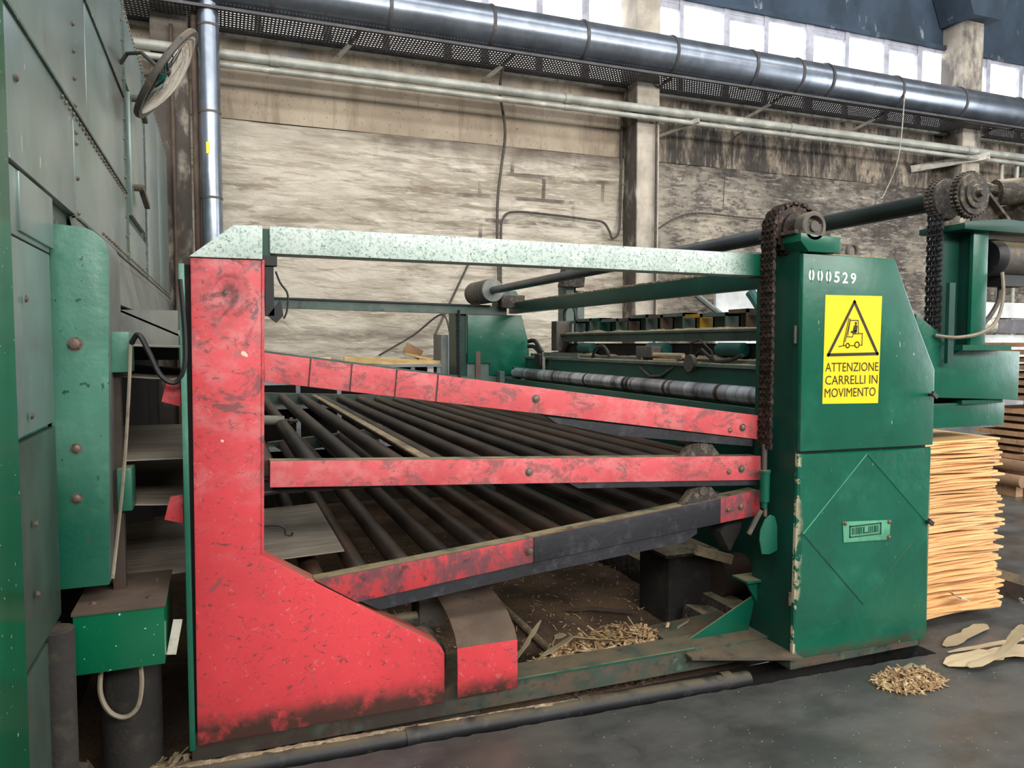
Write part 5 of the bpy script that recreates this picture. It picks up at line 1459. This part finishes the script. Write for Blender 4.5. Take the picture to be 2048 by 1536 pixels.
def heap(name, label, cx, cy, z0, rx, ry, h, nchips, mat, seed, lmin, lmax, wmax, parent=None):
    r = random.Random(seed)
    mb = MB()
    for i in range(nchips):
        a, q = r.uniform(0, 2 * PI), math.sqrt(r.random())
        x, y = cx + rx * q * math.cos(a), cy + ry * q * math.sin(a)
        zz = z0 + h * (1 - q) ** 0.8 * r.random()
        L, w = r.uniform(lmin, lmax), r.uniform(0.004, wmax)
        ex = Vector((r.uniform(-1, 1), r.uniform(-1, 1), r.uniform(-0.35, 0.5))).normalized()
        ey = ex.cross(Vector((r.uniform(-0.4, 0.4), r.uniform(-0.4, 0.4), 1))).normalized()
        mb.obox((x, y, zz + 0.006), (ex, ey, ex.cross(ey)), L / 2, w / 2, 0.0015)
    return mb.build(name, mat, cat='scraps', label=label, kind='stuff', smooth=False)


M['chips'] = worn('wood_chips', '#b3936a', [('#d9c49c', 30, (1, 1, 1), 0.5, 0.6, 0.8), ('#6b4c33', 40, (1, 1, 1), 0.52, 0.62, 0.8)], rough=0.9)
heap('chip_heap', 'small heap of wood chips on the floor in front of the cabinet', 2.81, 2.40, 0.0, 0.17, 0.10, 0.055, 700, 'chips', 3, 0.012, 0.07, 0.010)
strip('veneer_offcut', [(2.80, 2.42, 0.05), (2.84, 2.41, 0.075), (2.90, 2.38, 0.04), (2.97, 2.35, 0.01)], 0.022, 'veneer_pale', 'pale curled splinter on top of the small chip heap', 0.2)
heap('scrap_heap', 'heap of veneer scraps behind the base rail under the decks', 1.74, 3.14, 0.0, 0.42, 0.13, 0.15, 1000, 'chips', 5, 0.02, 0.12, 0.02)
heap('scrap_bed', 'dark bed of splinters beneath the scrap heap', 1.72, 3.16, -0.08, 0.46, 0.18, 0.10, 900, 'brown_cover', 6, 0.03, 0.12, 0.02)
for i, (pts, w, lab) in enumerate([
    ([(1.20, 3.16, 0.0), (1.30, 3.18, 0.10), (1.38, 3.20, 0.19)], 0.03, 'pale stick rising out of the scrap heap beside the guard'),
    ([(1.34, 3.10, 0.06), (1.50, 3.10, 0.13), (1.72, 3.07, 0.09)], 0.05, 'long curled veneer strip on the scrap heap'),
    ([(1.40, 3.14, 0.03), (1.42, 3.13, 0.13), (1.47, 3.12, 0.14)], 0.05, 'upright broken veneer piece in the scrap heap'),
    ([(1.90, 3.10, 0.04), (2.05, 3.12, 0.07), (2.18, 3.16, 0.10)], 0.03, 'veneer strip at the right end of the scrap heap'),
    ([(1.62, 3.10, 0.0), (1.66, 3.04, 0.08), (1.62, 2.98, 0.02)], 0.06, 'greenish pointed veneer piece hanging in front of the scrap heap')]):
    strip('veneer_offcut', pts, w, 'veneer_pale', lab, 0.25 * (i % 2), group='veneer pieces on the scrap heap')
heap('sawdust_litter', 'litter of splinters strewn on the ground under the decks', 1.7, 4.6, -0.09, 1.1, 1.5, 0.01, 900, 'chips', 9, 0.006, 0.04, 0.006)
strip('veneer_offcut', [(1.85, 3.9, -0.06), (2.0, 3.85, -0.05), (2.2, 3.72, -0.06)], 0.05, 'brown_cover', 'brown veneer strip on the sawdust under the decks')
heap('trench_litter', 'dark litter of strips in the trench by the left corner', -0.3, 2.9, -0.12, 0.25, 0.2, 0.06, 220, 'veneer_pale', 12, 0.05, 0.28, 0.02)

fp = thing('floor_pipe', 'black pipe lying along the slab edge with sawdust on top', 'pipe', (0.6, 2.745, -0.04))
pts = [(-3 + i * 0.2, 2.745 - 0.02 * max(0, (-3 + i * 0.2) / 2.2), 0.008 - 0.022 * max(0, (-3 + i * 0.2)) / 1.6 + jit(0.002)) for i in range(27)]
MB().tube(pts, 0.037, 16).build('pipe_body', 'rubber', fp)
for x in (0.62, 1.35, 2.06):
    MB().cyl((x, 2.738, 0.008 - 0.0137 * x), (x + 0.05, 2.738, 0.008 - 0.0137 * x), 0.041, 16).build('coupling', 'rubber', fp)
mb = MB()
vs, fs = [], []
nn = 160
for i in range(nn + 1):
    x = -1.0 + i * 0.0155
    zc = 0.008 - 0.0137 * max(x, 0) + 0.030
    hh = 0.005 * (1 + mnoise.noise(Vector((x * 14, 0, 0)))) * max(0.15, min(1, (1.5 - x)))
    yc = 2.752 - 0.009 * max(0, x)
    for dy, dz in ((-0.028, -0.014), (-0.014, 0.002), (0, 0.006), (0.02, -0.002), (0.04, -0.022)):
        vs.append((x, yc + dy + jit(0.002), zc + dz + (hh if -0.02 < dy < 0.03 else 0) + jit(0.0015)))
for i in range(nn):
    for q in range(4):
        a = i * 5 + q
        fs.append((a, a + 1, a + 6, a + 5))
mb.add(vs, fs)
mb.build('sawdust_cover', 'sawdust', fp, kind='stuff')
MB().cyl((1.54, 3.2, -0.075), (1.52, 7.4, -0.075), 0.02, 10).build('ground_hose', 'sawdust', cat='hose', label='dust covered hose running back over the ground under the decks')

# ================================================================== BACK OF THE HALL: RACK, BOX, BOARDS
rk = thing('storage_rack', 'grey steel rack standing at the back wall behind the decks', 'rack', (1.3, 8.5, 0))
MB().box(0.15, 2.32, 8.25, 8.9, 1.235, 1.265).build('top_shelf', 'rack', rk)
MB().box(0.15, 2.32, 8.3, 8.9, 0.80, 0.83).build('middle_shelf', 'rack', rk)
MB().box(0.15, 2.32, 8.3, 8.9, 0.35, 0.38).build('bottom_shelf', 'rack', rk)
for x in (0.2, 0.72, 1.15, 1.6, 1.97, 2.27):
    MB().box(x, x + 0.045, 8.26, 8.30, 0, 1.235).build('upright', 'rack', rk)
MB().box(0.15, 2.32, 8.25, 8.27, 1.06, 1.10).build('front_rail', 'rack', rk)
MB().box(0.15, 2.32, 8.88, 8.9, 0, 1.235).build('back_sheet', 'dark_void', rk)
for nm, pts, w, h, lab, mt in (
    ('wooden_board', ((0.72, 8.4, 1.30), (1.10, 8.45, 1.32)), 0.12, 0.06, 'light board lying at the left of the rack top', 'wood_light'),
    ('wooden_pole', ((1.25, 8.42, 1.32), (2.48, 8.32, 1.26)), 0.07, 0.07, 'long light wooden pole lying across the rack top', 'wood_light'),
    ('wooden_board', ((0.9, 8.5, 1.275), (2.2, 8.5, 1.275)), 0.2, 0.02, 'thin plank flat on the rack top', 'wood_strip'),
    ('wooden_board', ((1.95, 8.5, 1.38), (2.26, 8.45, 1.31)), 0.16, 0.03, 'tilted board at the right end of the rack top', 'wood_light'),
    ('cardboard_scrap', ((1.98, 8.6, 1.46), (2.16, 8.55, 1.36)), 0.03, 0.12, 'crumpled brown scrap standing on the rack top', 'board')):
    MB().beam(pts[0], pts[1], w, h).build(nm, mt, bev=0.01, cat='wood', label=lab)
tb = thing('red_cloth', 'red cloth lying inside the rack', 'cloth', (1.8, 8.4, 1.1))
mb = MB()
for i in range(10):
    mb.tube([(1.72 + 0.02 * i, 8.33, 1.11), (1.73 + 0.02 * i, 8.34 + jit(0.02), 1.14 + R.uniform(0, 0.03)), (1.75 + 0.02 * i, 8.4, 1.11)], 0.018, 6)
mb.build('folds', 'red', tb)
eb = thing('wall_box', 'blue grey electrical box beside the rack', 'electrical box', (2.45, 8.35, 0.0))
MB().box(2.40, 2.72, 8.25, 8.6, 0.6, 1.60).build('enclosure', 'grey_box', eb, bev=0.01)
MB().box(2.322, 2.40, 8.27, 8.6, 0.6, 1.60).build('side_channel', 'apron', eb)
MB().box(2.40, 2.72, 8.3, 8.55, 0, 0.6).build('pedestal', 'rack', eb)

# white panel and green rails behind the outfeed, far right
wpn = MB().box(6.3, 8.2, 8.6, 8.65, 0.0, 2.6).build('sheet_screen', 'sheet_white', cat='screen', label='white sheet panel standing behind the outfeed table')
cable('green_rail', [(5.75, 7.2, 2.1), (5.85, 7.0, 1.6), (5.9, 7.0, 0.0)], 0.06, 'teal', 'green bent rail in front of the white panel, left one', 'rail', 10, 3)
cable('green_rail', [(6.35, 7.2, 2.2), (6.15, 7.0, 1.6), (6.1, 7.0, 0.0)], 0.06, 'teal', 'green bent rail in front of the white panel, right one', 'rail', 10, 3)
cable('grey_brace', [(5.0, 7.2, 2.05), (5.7, 7.1, 1.55)], 0.035, 'apron', 'grey brace slanting beside the green rails', 'rail', 8, 2)
cbx = thing('control_cabinet', 'pale grey control cabinet far behind the green stand', 'cabinet', (8.5, 6.4, 0))
MB().box(8.05, 9.0, 6.2, 6.7, 0.3, 1.60).build('body', 'sheet_white', cbx, bev=0.01)
MB().box(7.9, 9.1, 6.15, 6.75, 1.62, 1.78).build('dark_shelf', 'tray', cbx)
MB().box(8.1, 9.0, 6.2, 6.6, 1.80, 1.98).build('upper_unit', 'sheet_white', cbx)
MB().cyl((8.05, 6.1, 1.72), (8.25, 6.1, 1.70), 0.10, 16).build('round_unit', 'whitemetal', cbx)

# piles of boards far right
zz = 0.35
for i in range(15):
    x0 = 7.35 + jit(0.05)
    MB().box(x0, 9.2, 5.02 + jit(0.03), 5.55, zz, zz + 0.042).build('board', 'board', cat='board', group='boards piled far right', label='brown board, %d%s from the bottom of the far pile at the right edge' % (i + 1, {1: 'st', 2: 'nd', 3: 'rd'}.get(i + 1, 'th')))
    zz += 0.075 if i != 6 else 0.14
for i in range(9):
    x = 7.15 + 0.17 * (i % 5) + 0.08 * (i // 5)
    zc = 0.17 + 0.13 * (i // 5)
    MB().lathe((x, 4.9, zc), (x, 5.9, zc), [(0, 0.02), (0, 0.06), (1.0, 0.065), (1.0, 0.02)], 12).build('log', 'log', cat='log', group='small logs far right', label='small round log beside the far board pile, %s row, number %s from the left' % (('lower', 'upper')[i // 5], ('one', 'two', 'three', 'four', 'five')[i % 5]))
for x in (7.2, 8.6):
    MB().box(x, x + 0.1, 5.0, 5.6, 0, 0.10).build('sleeper', 'board', cat='beam', label='timber sleeper under the far board pile, ' + ('left one' if x < 8 else 'right one'))
